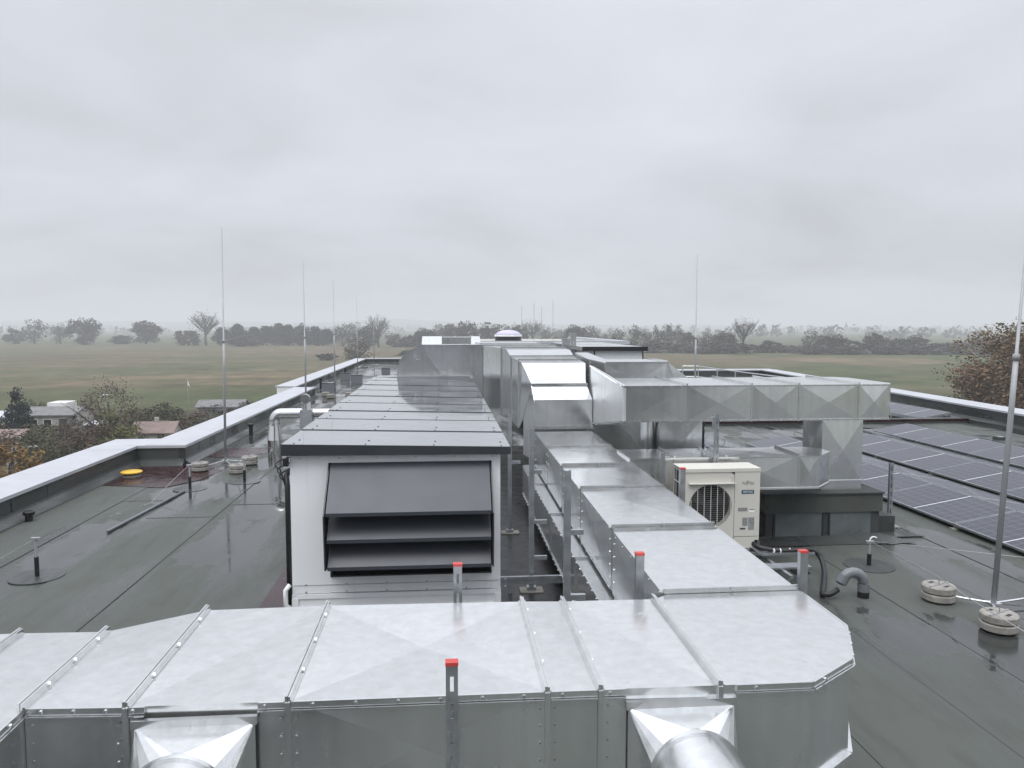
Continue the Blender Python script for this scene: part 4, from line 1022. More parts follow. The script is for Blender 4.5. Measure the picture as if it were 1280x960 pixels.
mast(7.08, 21.2, 5.0, 'lone lightning rod right of centre behind the raised branch duct', tri(7.08,21.2,0.5,['']*3,20))
for i, (x, hh, lb) in enumerate(((5.05,4.35,'leftmost of the four thin rods behind the roof dome'),(5.85,4.55,'second of the four thin rods behind the roof dome'),(6.35,4.25,'third of the four thin rods behind the roof dome'),(7.1,4.70,'rightmost of the four thin rods behind the roof dome'))):
    t = thing('lightning_rod', lb, 'lightning rod', (x,50,2.02), 'slim lightning rods on the raised roof')
    m = M(); m.ring_tube([(x,50,2.02),(x,50,3.2)],0.016,8); m.build('lower_tube', MT['mast'], t)
    m = M(); m.ring_tube([(x,50,3.2),(x,50,hh)],0.011,8); m.build('upper_rod', MT['mast'], t)
def holder(x, y, h, label, disc=True):
    t = thing('conductor_holder', label, 'wire holder', (x,y,0), 'lightning wire holders on the roof')
    m = M(); m.cyl(x,y,0.012,h*0.55,0.026,10); m.build('foot_post', MT['black'], t)
    m = M(); m.cyl(x,y,h*0.55,h,0.016,10); m.build('tube', MT['mast'], t)
    m = M(); m.box(x-0.05,x+0.05,y-0.02,y+0.02,h,h+0.03); m.build('clamp', MT['alu'], t)
    if disc:
        m = M(); pts = [(0.30*math.cos(2*math.pi*i/28)*1.0, 0.30*math.sin(2*math.pi*i/28)) for i in range(28)]
        m.prism([(x+a,y+b,0.012) for a,b in pts], [(x+a,y+b,0.021) for a,b in pts]); m.build('membrane_collar', MT['facing'], t)
holder(-4.87, 9.47, 0.46, 'wire holder post on a round membrane patch in the left foreground')
holder(-4.68, 14.45, 0.44, 'wire holder post in front of the yellow drain cover')
holder(-3.85, 15.04, 0.44, 'wire holder post nearest the white unit, before the concrete weights')
holder(5.28, 9.0, 0.30, 'wire holder post behind the swan-neck pipe')
def wire(name, pts, label, r=0.005, mat='wire', sag=0):
    m = M(); m.ring_tube(pts, r, 6); o = m.build(name, MT[mat], at=pts[0], smooth=True); return tag(o, label, 'wire')
wire('conductor_wire', [(-4.9,3.0,0.10),(-4.89,6.5,0.38),(-4.87,9.47,0.475)], 'thin lightning wire ending at the left foreground holder post')
wire('conductor_wire', [(-4.68,14.45,0.46),(-4.80,13.9,0.28),(-4.95,13.3,0.03),(-5.0,13.1,0.025)], 'thin wire sloping from the post before the yellow drain to the roof')
wire('conductor_wire', [(-4.68,14.45,0.46),(-4.9,15.4,0.34),(-5.05,16.25,0.26)], 'thin wire between the drain-side post and the left concrete weight')
wire('conductor_wire', [(-4.22,15.95,0.25),(-4.0,15.4,0.40),(-3.85,15.04,0.46)], 'thin wire between the front concrete weight and the post by the white unit')
wire('conductor_wire', [(5.28,9.0,0.325),(6.7,8.3,0.30),(8.6,7.4,0.26)], 'thin lightning wire running right from the post behind the swan-neck pipe')
wire('conductor_wire', [(5.28,9.0,0.325),(5.36,7.76,0.27),(5.20,7.0,0.29),(5.05,5.6,0.30)], 'thin lightning wire crossing the right-hand concrete weights')
wire('flat_conductor', [(-4.89,11.46,0.03),(-4.70,14.18,0.03)], 'thin dark grey conduit lying on the left roof', 0.022, 'pvc')
m = M(); m.ring_tube(arc((5.33,9.0,0.33),0.05,40,190,8,((1,0,0),(0,0,1))),0.009,6); tag(m.build('hook', MT['tint_white'], at=(5.33,9.0,0.33)), 'small white hook on top of the post behind the swan-neck pipe', 'hook')

# ------------------------------------------------------------------ small roof fittings
def drain():
    x, y = -6.22, 15.75
    t = thing('roof_drain', 'yellow round drain cover standing in a red-brown puddle by the parapet', 'drain', (x,y,0.02))
    m = M(); m.lathe(x,y,[(0.17,0.02),(0.17,0.05),(0.12,0.055),(0.12,0.09)],24); m.build('base_ring', MT['concrete'], t)
    m = M(); m.lathe(x,y,[(0.19,0.09),(0.20,0.10),(0.20,0.115),(0.185,0.128),(0.06,0.132)],28); smooth_by_angle(m.build('cover', MT['yellow'], t))
drain()
def vent(x, y, h, label, r=0.055):
    t = thing('vent_pipe', label, 'vent pipe', (x,y,0), 'black vent pipes along the parapet')
    m = M(); m.cyl(x,y,0.01,h-0.05,r,16); smooth_by_angle(m.build('pipe', MT['black'], t))
    m = M(); m.lathe(x,y,[(r+0.02,h-0.06),(r+0.028,h-0.05),(r+0.028,h-0.015),(r+0.01,h)],16); smooth_by_angle(m.build('cap', MT['black'], t))
vent(-6.38, 12.25, 0.17, 'short black vent pipe at the left parapet, nearest the camera')
vent(-5.32, 21.6, 0.33, 'black vent pipe beside the parapet behind the tallest left rod')
vent(-5.2, 29.0, 0.32, 'black vent pipe behind the silver pipe against the parapet')
vent(-6.0, 38.0, 0.5, 'black vent pipe by the far stretch of the left parapet')
vent(-5.95, 47.0, 0.5, 'farthest black vent pipe along the left parapet')
def silver():
    t = thing('silver_pipe', 'shiny silver insulated pipe rising from the roof and bending towards the white unit', 'pipe', (-3.76,17.3,0))
    x, y = -3.77, 17.4; S = MT['polished']
    m = M(); m.cyl(x,y,0.012,0.48,0.158,28); smooth_by_angle(m.build('lower_sleeve', S, t))
    m = M(); m.lathe(x,y,[(0.158,0.48),(0.118,0.80)],28); smooth_by_angle(m.build('cone', S, t))
    path = [(x,y,0.80),(x,y,0.92)]+[tuple(p) for p in arc((x+0.15,y,0.92),0.15,180,90,8,((1,0,0),(0,0,1)))]+[(-3.15,y,1.07)]
    m = M(); m.ring_tube(path, 0.112, 24); smooth_by_angle(m.build('elbow', S, t), 50)
    for z in (0.86,):
        m = M(); m.ring_tube([(x,y,z),(x,y,z+0.02)], 0.118, 24); m.build('joint_ring', MT['alu'], t)
    m = M(); m.ring_tube([(-2.92,y,1.07),(-1.6,y,1.07)], 0.10, 20); smooth_by_angle(m.build('outlet_pipe', S, t))
    m = M(); m.ring_tube([(-3.05,y-0.1,1.16),(-3.05,y-0.1,1.30)]+[tuple(p) for p in arc((-3.05,y-0.22,1.30),0.12,0,110,8,((0,1,0),(0,0,1)))], 0.105, 20); smooth_by_angle(m.build('upper_elbow', S, t), 50)
    b = M(); b.box(-3.18,-2.92,y-0.22,y+0.14,0.02,1.16); b.build('support_box', MT['strut'], t)
silver()
def railing():
    t = thing('guard_rail', 'pale metal guard rail beyond the raised branch duct', 'railing', (12,32,0))
    posts = [(11.4,36.0),(12.1,35.8),(12.2,33.5),(12.3,31.6),(12.4,30.0),(12.55,28.4),(12.7,26.8)]
    for x, y in posts:
        m = M(); m.cyl(x,y,0.0,1.1,0.028,8); m.build('post', MT['alu'], t)
    for (a, b) in zip(posts, posts[1:]):
        for z in (1.1, 0.6):
            m = M(); m.ring_tube([(*a,z),(*b,z)],0.026,8); m.build('rail', MT['alu'], t)
railing()
def dome():
    t = thing('roof_dome', 'opal violet domed skylight on a black kerb at the far raised roof', 'skylight', (3.55,44.5,2.02))
    m = M(); m.lathe(3.7,44.5,[(0.78,2.02),(0.74,2.42)],28); smooth_by_angle(m.build('kerb', MT['black'], t))
    m = M(); m.lathe(3.7,44.5,[(0.80,2.42),(0.80,2.52),(0.76,2.53)],28); smooth_by_angle(m.build('rim', MT['tint_white'], t))
    m = M(); m.lathe(3.7,44.5,[(0.76,2.53),(0.70,2.60),(0.55,2.70),(0.35,2.77),(0.15,2.80),(0.02,2.805)],28); m.build('dome_shell', MT['dome'], t, smooth=True)
dome()
def stack(x, y, w, h, label):
    t = thing('vent_stack', label, 'vent stack', (x,y,0), 'square vent stacks behind the tall duct')
    m = M(); m.box(x-w/2,x+w/2,y-w/2,y+w/2,0,h-0.05); m.build('shaft', GV, t)
    m = M(); m.box(x-w/2-0.02,x+w/2+0.02,y-w/2-0.02,y+w/2+0.02,h-0.049,h); m.build('cap', GS, t)
stack(3.60, 22.6, 0.22, 2.64, 'shorter square vent stack left of the second white unit')
stack(3.86, 22.9, 0.17, 2.79, 'taller thin vent stack left of the second white unit')
def far_box(x, y, s, label):
    t = thing('junction_box', label, 'junction box', (x,y,0), 'small dark boxes on the far left roof')
    m = M(); m.box(x-s/2,x+s/2,y-s/2,y+s/2,0.012,0.012+s*0.8); m.build('body', MT['pvc'], t)
    m = M(); m.box(x-s/2-0.02,x+s/2+0.02,y-s/2-0.02,y+s/2+0.02,0.012+s*0.8,0.03+s*0.8); m.build('lid', MT['facing'], t)
far_box(-5.2,35.2,0.55,'dark square box left of the third left rod')
far_box(-4.6,41.0,0.55,'dark square box farther along the left roof, beyond the third rod')
far_box(-5.5,43.5,0.5,'dark square box close to the far stretch of left parapet')
far_box(-3.6,48.0,0.5,'farthest dark square box on the left roof')

# ------------------------------------------------------------------ solar panels
def solar():
    L, Wd, th = 1.96, 1.0, 0.035
    def make(sgn):
        t = thing('solar_panel', 'x', 'solar panel', (0,0,0), 'solar panels in tent rows on the right-hand roof')
        a = R(10); cx, sx = math.cos(a), math.sin(a)
        # local frame: u runs up the slope (towards +x for sgn=1), panel centre at origin
        def P(u, v, w): return (sgn*(u*cx-w*sx), v, u*sx+w*cx)
        def slab(m, u0,u1,v0,v1,w0,w1):
            p = [P(u0,v0,w0),P(u1,v0,w0),P(u1,v1,w0),P(u0,v1,w0),P(u0,v0,w1),P(u1,v0,w1),P(u1,v1,w1),P(u0,v1,w1)]
            if sgn < 0: p = [p[1],p[0],p[3],p[2],p[5],p[4],p[7],p[6]]
            m.hexa(p)
        h = Wd/2; k = L/2; f = 0.012
        m = M(); slab(m,-h,-h+f,-k,k,-th,0); slab(m,h-f,h,-k,k,-th,0); slab(m,-h+f,h-f,-k,-k+f,-th,0); slab(m,-h+f,h-f,k-f,k,-th,0); m.build('frame', MT['strut'], t)
        # the glass keeps its own origin so that its cell grid follows the panel
        gl = M(); gl.box(-h+f,h-f,-k+f,-0.009,-0.008,-0.002); gl.box(-h+f,h-f,0.009,k-f,-0.008,-0.002)
        gl.m = 1; gl.box(-h+f,h-f,-0.009,0.009,-0.008,-0.0022)
        o = gl.build('glass', [MT['solar'], MT['tint_white']], t); o.rotation_euler = (0, -sgn*a, 0)
        m = M(); slab(m,-h+0.02,h-0.02,-k+0.02,k-0.02,-0.02,-0.012); m.build('backsheet', MT['black'], t)
        m = M(); slab(m,-h-0.005,h+0.01,-k-0.008,-k+0.004,-0.075,-0.036); m.build('mounting_rail', MT['alu'], t)
        z0 = -0.19
        for u in (-h+0.05, h-0.05):
            q = P(u,-k,-0.06); m = M(); m.box(q[0]-0.02,q[0]+0.02,q[1]-0.02,q[1]+0.02,z0+0.03,q[2]); m.build('support_leg', MT['alu'], t)
            m = M(); m.box(q[0]-0.09,q[0]+0.09,q[1]-0.05,q[1]+0.05,z0+0.004,z0+0.03); m.build('foot', MT['concrete'], t)
        return t
    proto = {1: make(1), -1: make(-1)}; used = set()
    rows = [(7.46,4.58+0.0,7,'nearest'),(9.70,4.58+1.98,7,'second'),(11.94,4.58+3.96,6,'third'),(14.0,4.58+5.94,3,'outermost')]
    nth = ['first','second','third','fourth','fifth','sixth','seventh','eighth']
    zc = 0.10+0.5*math.sin(R(10))+0.005
    def put(sgn, x, y, label, z=zc):
        if sgn not in used:
            used.add(sgn); o = proto[sgn]; o.location = (x,y,z); o['label'] = label
        else: copy_tree(proto[sgn], (x,y,z), label, 'solar panels in tent rows on the right-hand roof')
    hw = 0.5*math.cos(R(10))
    for (x, y, n, nm) in rows:
        for i in range(n):
            yc = y+0.99+i*1.98
            far = n-1-i
            put(1, x+hw, yc, f'solar panel tilted towards the ductwork in the {nm} row, {nth[far]} from the far end')
            put(-1, x+3*hw+0.03, yc, f'solar panel tilted away from the ductwork in the {nm} row, {nth[far]} from the far end')
    for i, y in enumerate((23.95, 25.93)):
        put(-1, 14.0+hw, y, f'solar panel sloping down to the right beyond the red-brown upstand, {nth[i]} from the camera')
        put(1, 15.0+hw+0.03, y, f'solar panel sloping up to the right beyond the red-brown upstand, {nth[i]} from the camera')
    put(1, 5.2+hw, 18.1, 'solar panel facing left seen in the gap under the raised branch duct')
    put(-1, 5.2+3*hw+0.03, 18.1, 'solar panel facing right seen in the gap under the raised branch duct')
solar()
for i, (x, y) in enumerate(((11.3,19.4),(12.3,19.3),(14.6,18.9))):
    t = thing('ballast_block', ['small dark ballast block behind the second solar row','small dark ballast block behind the third solar row','small dark ballast block at the outermost solar row'][i], 'ballast block', (x,y,0.01), 'ballast blocks at the far ends of the solar rows')
    m = M(); m.box(x-0.15,x+0.15,y-0.1,y+0.1,0.012,0.10); m.build('block', MT['facing'], t); m = M(); m.box(x-0.04,x+0.04,y-0.105,y+0.105,0.1,0.106); m.build('strap', MT['alu'], t)

# ------------------------------------------------------------------ gardens: sheds and houses
def house(name, label, cat, x0, x1, y0, y1, h, rise, wall, roof, wins=(), door=None, chim=False, shed_roof=False):
    t = thing(name, label, cat, ((x0+x1)/2,(y0+y1)/2,GZ)); z = GZ+h; ym = (y0+y1)/2
    m = M(); m.box(x0,x1,y0,y1,GZ,z)
    if not shed_roof: m.prism([(x0,y0,z),(x0,y1,z),(x0,ym,z+rise)], [(x1,y0,z),(x1,y1,z),(x1,ym,z+rise)])
    m.build('wall', wall, t)
    e = 0.25
    if shed_roof:
        m = M(); m.hexa([(x0-e,y0-e,z+0.02),(x1+e,y0-e,z+0.02),(x1+e,y1+e,z+rise),(x0-e,y1+e,z+rise),(x0-e,y0-e,z+0.12),(x1+e,y0-e,z+0.12),(x1+e,y1+e,z+rise+0.1),(x0-e,y1+e,z+rise+0.1)]); rf = m.build('roof', roof, t)
    else:
        k = rise*e/(ym-y0)
        m = M(); m.hexa([(x0-e,y0-e,z-k+0.02),(x1+e,y0-e,z-k+0.02),(x1+e,ym,z+rise+0.02),(x0-e,ym,z+rise+0.02),(x0-e,y0-e,z-k+0.14),(x1+e,y0-e,z-k+0.14),(x1+e,ym,z+rise+0.14),(x0-e,ym,z+rise+0.14)])
        m.hexa([(x1+e,y1+e,z-k+0.02),(x0-e,y1+e,z-k+0.02),(x0-e,ym,z+rise+0.02),(x1+e,ym,z+rise+0.02),(x1+e,y1+e,z-k+0.14),(x0-e,y1+e,z-k+0.14),(x0-e,ym,z+rise+0.14),(x1+e,ym,z+rise+0.14)]); rf = m.build('roof', roof, t)
    if chim:
        m = M(); m.box((x0+x1)/2-0.2,(x0+x1)/2+0.2,ym-0.2,ym+0.2,z+rise,z+rise+0.6); m.build('chimney', MT['dirty_plaster'], rf)
    for (a, b, c, d) in wins:
        m = M(); m.box(x0+a,x0+b,y0-0.05,y0-0.001,GZ+c,GZ+d); w = m.build('window', MT['plaster'], t)
        m = M(); m.box(x0+a+0.08,x0+b-0.08,y0-0.06,y0-0.051,GZ+c+0.08,GZ+d-0.08); m.build('pane', MT['window'], w)
    if door:
        a, b, d = door; m = M(); m.box(x0+a,x0+b,y0-0.05,y0-0.001,GZ,GZ+d); m.build('door', MT['bark'], t)
    return t
t = house('garden_house','pale garden house with a low grey roof beside the dark fir','house',-50.0,-44.2,95.5,101,2.4,0.7,MT['dirty_plaster'],MT['slate'],((0.6,1.8,1.0,2.0),(2.4,3.4,1.0,2.0)),(4.2,5.1,2.0))
m = M(); m.box(-49.9,-47.6,101.2,104,GZ,GZ+3.4); tag(m.build('flat_annexe', MT['plaster'], at=(-48.7,102,GZ)), 'small white flat-topped annexe behind the grey-roofed garden house', 'annexe')
house('garden_shed','garden shed with weathered red roof just beyond the parapet corner','shed',-34.8,-30.4,88.5,91.6,1.15,0.95,MT['dirty_plaster'],MT['rust_roof'],((0.6,1.3,0.35,0.9),),(2.8,3.5,1.05),True)
house('long_shed','long grey-roofed shed with pale walls behind the tallest left rod','shed',-34.4,-28.3,110,114,1.75,0.75,MT['dirty_plaster'],MT['slate'],((0.8,1.6,0.6,1.2),(2.4,3.2,0.6,1.2)),(4.2,5.0,1.5))
house('lean_to_shed','small low shed with a pale flat roof below the red-brown bush','shed',-41.6,-39.4,93,95.5,1.5,0.15,MT['bark'],MT['coping'],((0.4,0.9,0.7,1.2),),(1.3,1.9,1.3),False,True)
house('red_roofed_shed','low shed with a dull red roof at the left picture edge','shed',-46.5,-42.2,80,83,1.9,0.6,MT['bark'],MT['rust_roof'],((0.5,1.2,0.8,1.4),),(2.8,3.5,1.7))
house('blue_grey_shed','small pale blue-grey shed half hidden among the left bushes','shed',-38.4,-36.8,70.5,72.4,1.9,0.25,MT['coping'],MT['slate'],((0.3,0.8,0.8,1.3),),(0.95,1.45,1.6),False,True)
house('white_shed','white shed at the far left edge behind the fir','shed',-55.5,-52.0,96,99,2.2,0.5,MT['plaster'],MT['coping'],((0.6,1.4,0.9,1.5),),(2.2,2.9,1.8))
def greenhouse_arch():
    t = thing('polytunnel', 'small pale arched garden tunnel just over the parapet', 'polytunnel', (-22.5,118,GZ))
    m = M(); pr = arc((-22.5,116,GZ),1.3,0,180,10,((1,0,0),(0,0,1))); m.prism(pr[::-1], [p+Vector((0,4,0)) for p in pr[::-1]]); m.build('cover', MT['tint_white'], t)
    m = M(); m.box(-22.9,-22.1,115.93,115.99,GZ,GZ+0.95); m.build('door', MT['coping'], t)
greenhouse_arch()
def flag():
    t = thing('flagpole', 'thin white pole with a small pale streamer in the gardens', 'flagpole', (-36.5,113,GZ))
    m = M(); m.cyl(-36.5,113,GZ,GZ+5.6,0.035,8); m.build('pole', MT['alu'], t)
    m = M(); m.prism([(-36.5,113,GZ+5.5),(-36.5,113,GZ+4.7),(-36.15,113,GZ+4.4)], [(-36.5,113.03,GZ+5.5),(-36.5,113.03,GZ+4.7),(-36.15,113.03,GZ+4.4)]); m.build('streamer', MT['tint_white'], t)
    m = M(); m.ring_tube([(-44.0,104,GZ),(-44.0,104,GZ+4.1)],0.03,6); p = tag(m.build('aerial_pole', MT['mast'], at=(-44,104,GZ)), 'thin aerial pole above the grey-roofed garden house', 'pole')
    m = M(); m.lathe(-44.0,103.9,[(0.02,GZ+3.9),(0.3,GZ+4.0),(0.42,GZ+4.15)],14); q = m.build('dish', MT['tint_white'], p); 
flag()

# ------------------------------------------------------------------ trees
def crown_mesh(kind, seed, n, size, cl):
    r = random.Random(seed); V = []; F = []
    K = cl; cent = []
    for i in range(K):
        while True:
            x, y, z = (r.uniform(-1,1) for _ in range(3)); d = x*x+y*y+z*z
            if d < 1 and (d > 0.18 or kind in ('sparse','tall')): break
        if kind == 'pine': 
            zz = (z+1)/2; k = (1-zz)**0.6*0.9+0.15; x *= k; y *= k; cz = 0.04+0.92*zz
        elif kind == 'fir':
            zz = ((z+1)/2)**1.25; k = (1-zz)*0.95+0.05; x *= k; y *= k; cz = 0.04+0.92*zz
        elif kind == 'tall': cz = 0.55+0.42*z; x *= 0.9*(1-0.35*max(0,z)); y *= 0.9
        elif kind in ('bush','hedge','olive','russet','orange','yellow','redbush'): cz = 0.42+0.52*z
        elif kind == 'bare': cz = 0.64+0.34*z
        else: cz = 0.50+0.48*z; q = 1-0.25*max(0,-z); x *= q; y *= q
        cent.append((x*0.5*0.86, y*0.5*0.86, cz, r.uniform(0.10,0.19)))
    for i in range(n):
        c = cent[r.randrange(K)]; sp = c[3]*(1.25 if kind in ('sparse','tall','bare') else 1.0)
        while True:
            ox, oy, oz = (r.uniform(-1,1) for _ in range(3))
            if ox*ox+oy*oy+oz*oz < 1: break
        p = Vector((c[0]+ox*sp, c[1]+oy*sp, max(0.03,c[2]+oz*sp*0.75)))
        u = Vector((r.gauss(0,1),r.gauss(0,1),r.gauss(0,0.6))).normalized(); w = u.orthogonal().normalized()
        a = r.uniform(0,6.28); v = (w*math.cos(a)+u.cross(w)*math.sin(a))
        s = size*r.uniform(0.55,1.25); s2 = s*r.uniform(0.45,0.8)
        o = len(V); V += [p-u*s, p-v*s2, p+u*s, p+v*s2]; F.append((o,o+1,o+2,o+3))
    return V, F
def trunk_mesh(kind, seed):
    r = random.Random(seed+99); m = M()
    top = {'pine':0.9,'fir':0.95,'tall':0.85,'bare':0.7,'bush':0.4,'hedge':0.4}.get(kind, 0.62)
    tr = {'bare':0.040,'tall':0.022,'sparse':0.028,'fir':0.025,'pine':0.022}.get(kind,0.034)
    low = kind in ('bush','hedge','olive','russet','orange','yellow','redbush')
    m.ring_tube([(0,0,-0.02),(r.uniform(-.02,.02),0.01,top*0.35),(r.uniform(-.03,.03),r.uniform(-.03,.03),top*0.7),(0,0,top)], [tr*1.2,tr*0.95,tr*0.65,tr*0.2], 7)
    nb = {'bare':16,'sparse':11,'tall':9,'fir':0,'pine':5}.get(kind, 8)
    for i in range(nb):
        a = i*2.4+r.uniform(-.4,.4); z0 = (0.05 if low else 0.28)+r.uniform(0,0.3)*top; L = r.uniform(0.25,0.46)*(0.7 if kind == 'tall' else 1); up = r.uniform(0.15,0.42)
        d = Vector((math.cos(a)*L, math.sin(a)*L, up)); p0 = Vector((0,0,z0)); p1 = p0+d*0.5+Vector((0,0,-0.02)); p2 = p0+d
        m.ring_tube([p0,p1,p2], [tr*0.5,tr*0.32,tr*0.1], 5)
        for q in range(4 if kind == 'bare' else 2):
            e = d*r.uniform(0.35,0.6); e = Vector((e.x+r.uniform(-.14,.14), e.y+r.uniform(-.14,.14), abs(e.z)+r.uniform(-0.02,.14))); s = p0+d*r.uniform(0.4,0.8)
            m.ring_tube([s, s+e*0.5+Vector((0,0,0.01)), s+e], [tr*0.24,tr*0.16,tr*0.06], 4)
            if kind == 'bare':
                for w in range(3):
                    b = s+e*r.uniform(0.4,0.9); g = Vector((r.uniform(-.1,.1),r.uniform(-.1,.1),r.uniform(0.02,.12))); m.ring_tube([b,b+g],[tr*0.12,tr*0.05],3)
    return m
PROTO = {}
SPEC = {'round':(3200,0.040,46),'sparse':(1300,0.034,44),'bare':(950,0.017,60),'pine':(3200,0.042,80),'tall':(1100,0.034,34),'bush':(1500,0.060,34),'fir':(2600,0.034,70),
        'redbush':(3000,0.013,60),'yellow':(2000,0.028,34),'olive':(1900,0.030,34),'russet':(1700,0.028,32),'orange':(1900,0.030,34),'hedge':(1500,0.034,30),'bigred':(42000,0.0115,260)}
NAMES = {'round':'oak_tree','sparse':'thin_tree','bare':'bare_tree','pine':'pine_tree','tall':'birch_tree','bush':'hedge_shrub','fir':'fir_tree','redbush':'garden_shrub','yellow':'garden_shrub','olive':'garden_shrub','russet':'garden_shrub','orange':'garden_shrub','hedge':'garden_hedge','bigred':'beech_tree'}
def tree(kind, x, y, h, w, label, cat, group, variant=0):
    key = (kind, variant)
    if key not in PROTO:
        n, s, cl = SPEC[kind]
        V, F = crown_mesh(kind, hash(kind) % 1000 if False else sum(map(ord,kind))*7+variant*31, n, s, cl)
        t = thing(NAMES[kind], label, cat, (0,0,0), group)
        m = M(); m.v = [tuple(v) for v in V]; m.f = F; m.mi = [0]*len(F); c = m.build('crown', LEAF[kind], t)
        tm = trunk_mesh(kind, variant+sum(map(ord,kind))); tm.build('trunk', MT['bark'], t)
        PROTO[key] = t
    else:
        t = copy_tree(PROTO[key], (0,0,0), label, group)
    t['category'] = cat
    t.location = (x,y,GZ-0.05); t.scale = (w*rnd.uniform(0.95,1.05), w, h); t.rotation_euler = (0,0,rnd.uniform(0,6.28)); t['label'] = label
    return t
FAR = [(-302,599,17.7,17.8,'sparse'),(-283,597,15.9,13.0,'sparse'),(-254,570,19.2,21.5,'round'),(-317,600,9.5,10.7,'bush'),(-220,592,17.1,21.3,'round'),(-238,593,5.9,11.9,'bush'),(-161,539,22.7,20.6,'bare'),(-173,540,9.2,12.0,'bush'),(-150,538,13.0,10.9,'pine'),(-140,537,14.6,12.0,'pine'),(-129,536,12.5,13.0,'pine'),(-120,535,14.1,12.0,'pine'),(-112,534,15.7,12.0,'pine'),(-105,534,14.1,13.0,'pine'),(-96,533,15.2,12.0,'pine'),(-87,532,13.0,13.0,'pine'),(-79,531,11.9,10.9,'pine'),(-130,515,6.2,15.6,'bush'),(-66,509,15.1,12.5,'sparse'),(-59,509,15.6,11.5,'sparse'),(-47,488,13.0,15.0,'round'),(-41,488,20.0,16.0,'bare'),(-32,487,10.0,9.0,'sparse'),(-28,487,5.0,11.0,'bush'),(-20,486,7.0,12.0,'bush'),(-12,485,12.0,14.0,'round'),(-3,484,14.0,12.0,'sparse'),(5,484,15.0,13.0,'round'),(14,483,16.5,14.0,'round'),(28,482,15.0,18.1,'round'),(42,480,15.5,13.0,'sparse'),(55,479,17.0,15.0,'bare'),(47,480,14.0,14.0,'round'),(64,478,13.0,10.0,'sparse'),(72,478,11.5,11.0,'sparse'),(76,443,13.9,12.1,'round'),(85,442,13.0,11.2,'sparse'),(91,441,10.2,7.4,'sparse'),(94,411,12.1,9.6,'sparse'),(103,410,13.0,10.4,'tall'),(109,410,12.6,7.8,'tall'),(112,396,13.8,8.4,'tall'),(117,396,14.3,9.3,'tall'),(122,395,13.0,9.3,'tall'),(124,382,10.2,9.0,'round'),(133,381,10.6,9.8,'sparse'),(138,369,10.6,11.1,'round'),(147,368,16.9,12.6,'bare'),(155,368,4.3,7.1,'bush'),(162,367,5.5,7.9,'bush'),(91,385,5.7,9.8,'bush'),(102,372,5.1,11.9,'bush'),(116,371,4.7,11.9,'bush'),(126,359,5.0,11.5,'bush'),(139,358,4.6,11.5,'bush'),(169,366,3.2,9.5,'bush'),(175,355,10.7,9.2,'sparse'),(185,354,9.6,13.0,'round'),(195,353,5.4,11.5,'bush'),(205,352,9.9,13.0,'round'),(216,351,7.7,9.2,'round'),(225,350,8.8,13.0,'round'),(236,349,4.6,11.5,'bush'),(172,344,3.7,12.7,'bush'),(187,343,3.7,12.7,'bush'),(206,341,3.7,13.4,'bush'),(221,340,3.7,13.4,'bush'),(237,338,4.8,12.7,'bush'),(249,337,8.6,13.4,'round'),(260,336,7.1,13.4,'round'),(268,336,6.3,11.2,'bush')]
KD = {'round':'hazy rounded oak','sparse':'hazy thin-leaved tree','bare':'hazy bare-branched tree','pine':'dark dense pine','tall':'hazy slender birch','bush':'low hazy shrub'}
ORD = ['first','second','third','fourth','fifth','sixth','seventh','eighth','ninth','tenth','eleventh','twelfth','thirteenth','fourteenth','fifteenth']
def region(x, y):
    a = x/y
    return 'on the far left beyond the brown field' if a < -0.36 else 'in the wood left of centre' if a < -0.10 else 'behind the raised roof and dome' if a < 0.165 else 'in the tree belt right of centre' if a < 0.40 else 'along the hedge at far right' if a < 0.6 else 'at the right end of the far hedge'
cnt = {}
for i, (x, y, h, w, k) in enumerate(sorted(FAR, key=lambda q: q[0]/q[1])):
    rg = region(x,y); c = cnt[(k,rg)] = cnt.get((k,rg), 0)+1
    tot = sum(1 for q in FAR if q[4] == k and region(q[0],q[1]) == rg)
    lb = f'{KD[k]} {rg}' if tot == 1 else f'{KD[k]} {rg}, {ORD[c-1]} from the left'
    if k == 'bush': w *= 1.45; h *= 1.25
    if k in ('round','sparse'): w *= 1.12
    if k == 'pine': w *= 1.45
    tree(k, x, y, h, w, lb, 'shrub' if k == 'bush' else 'tree', 'trees and shrubs along the far field edge', i % 5)
tree('sparse', -29.5, 266, 8.6, 10.5, 'lone thin tree in the brown field above the far parapet corner', 'tree', None, 1)
tree('bush', -45.0, 300, 3.0, 9.0, 'small lone shrub in the middle of the brown field', 'shrub', None, 1)
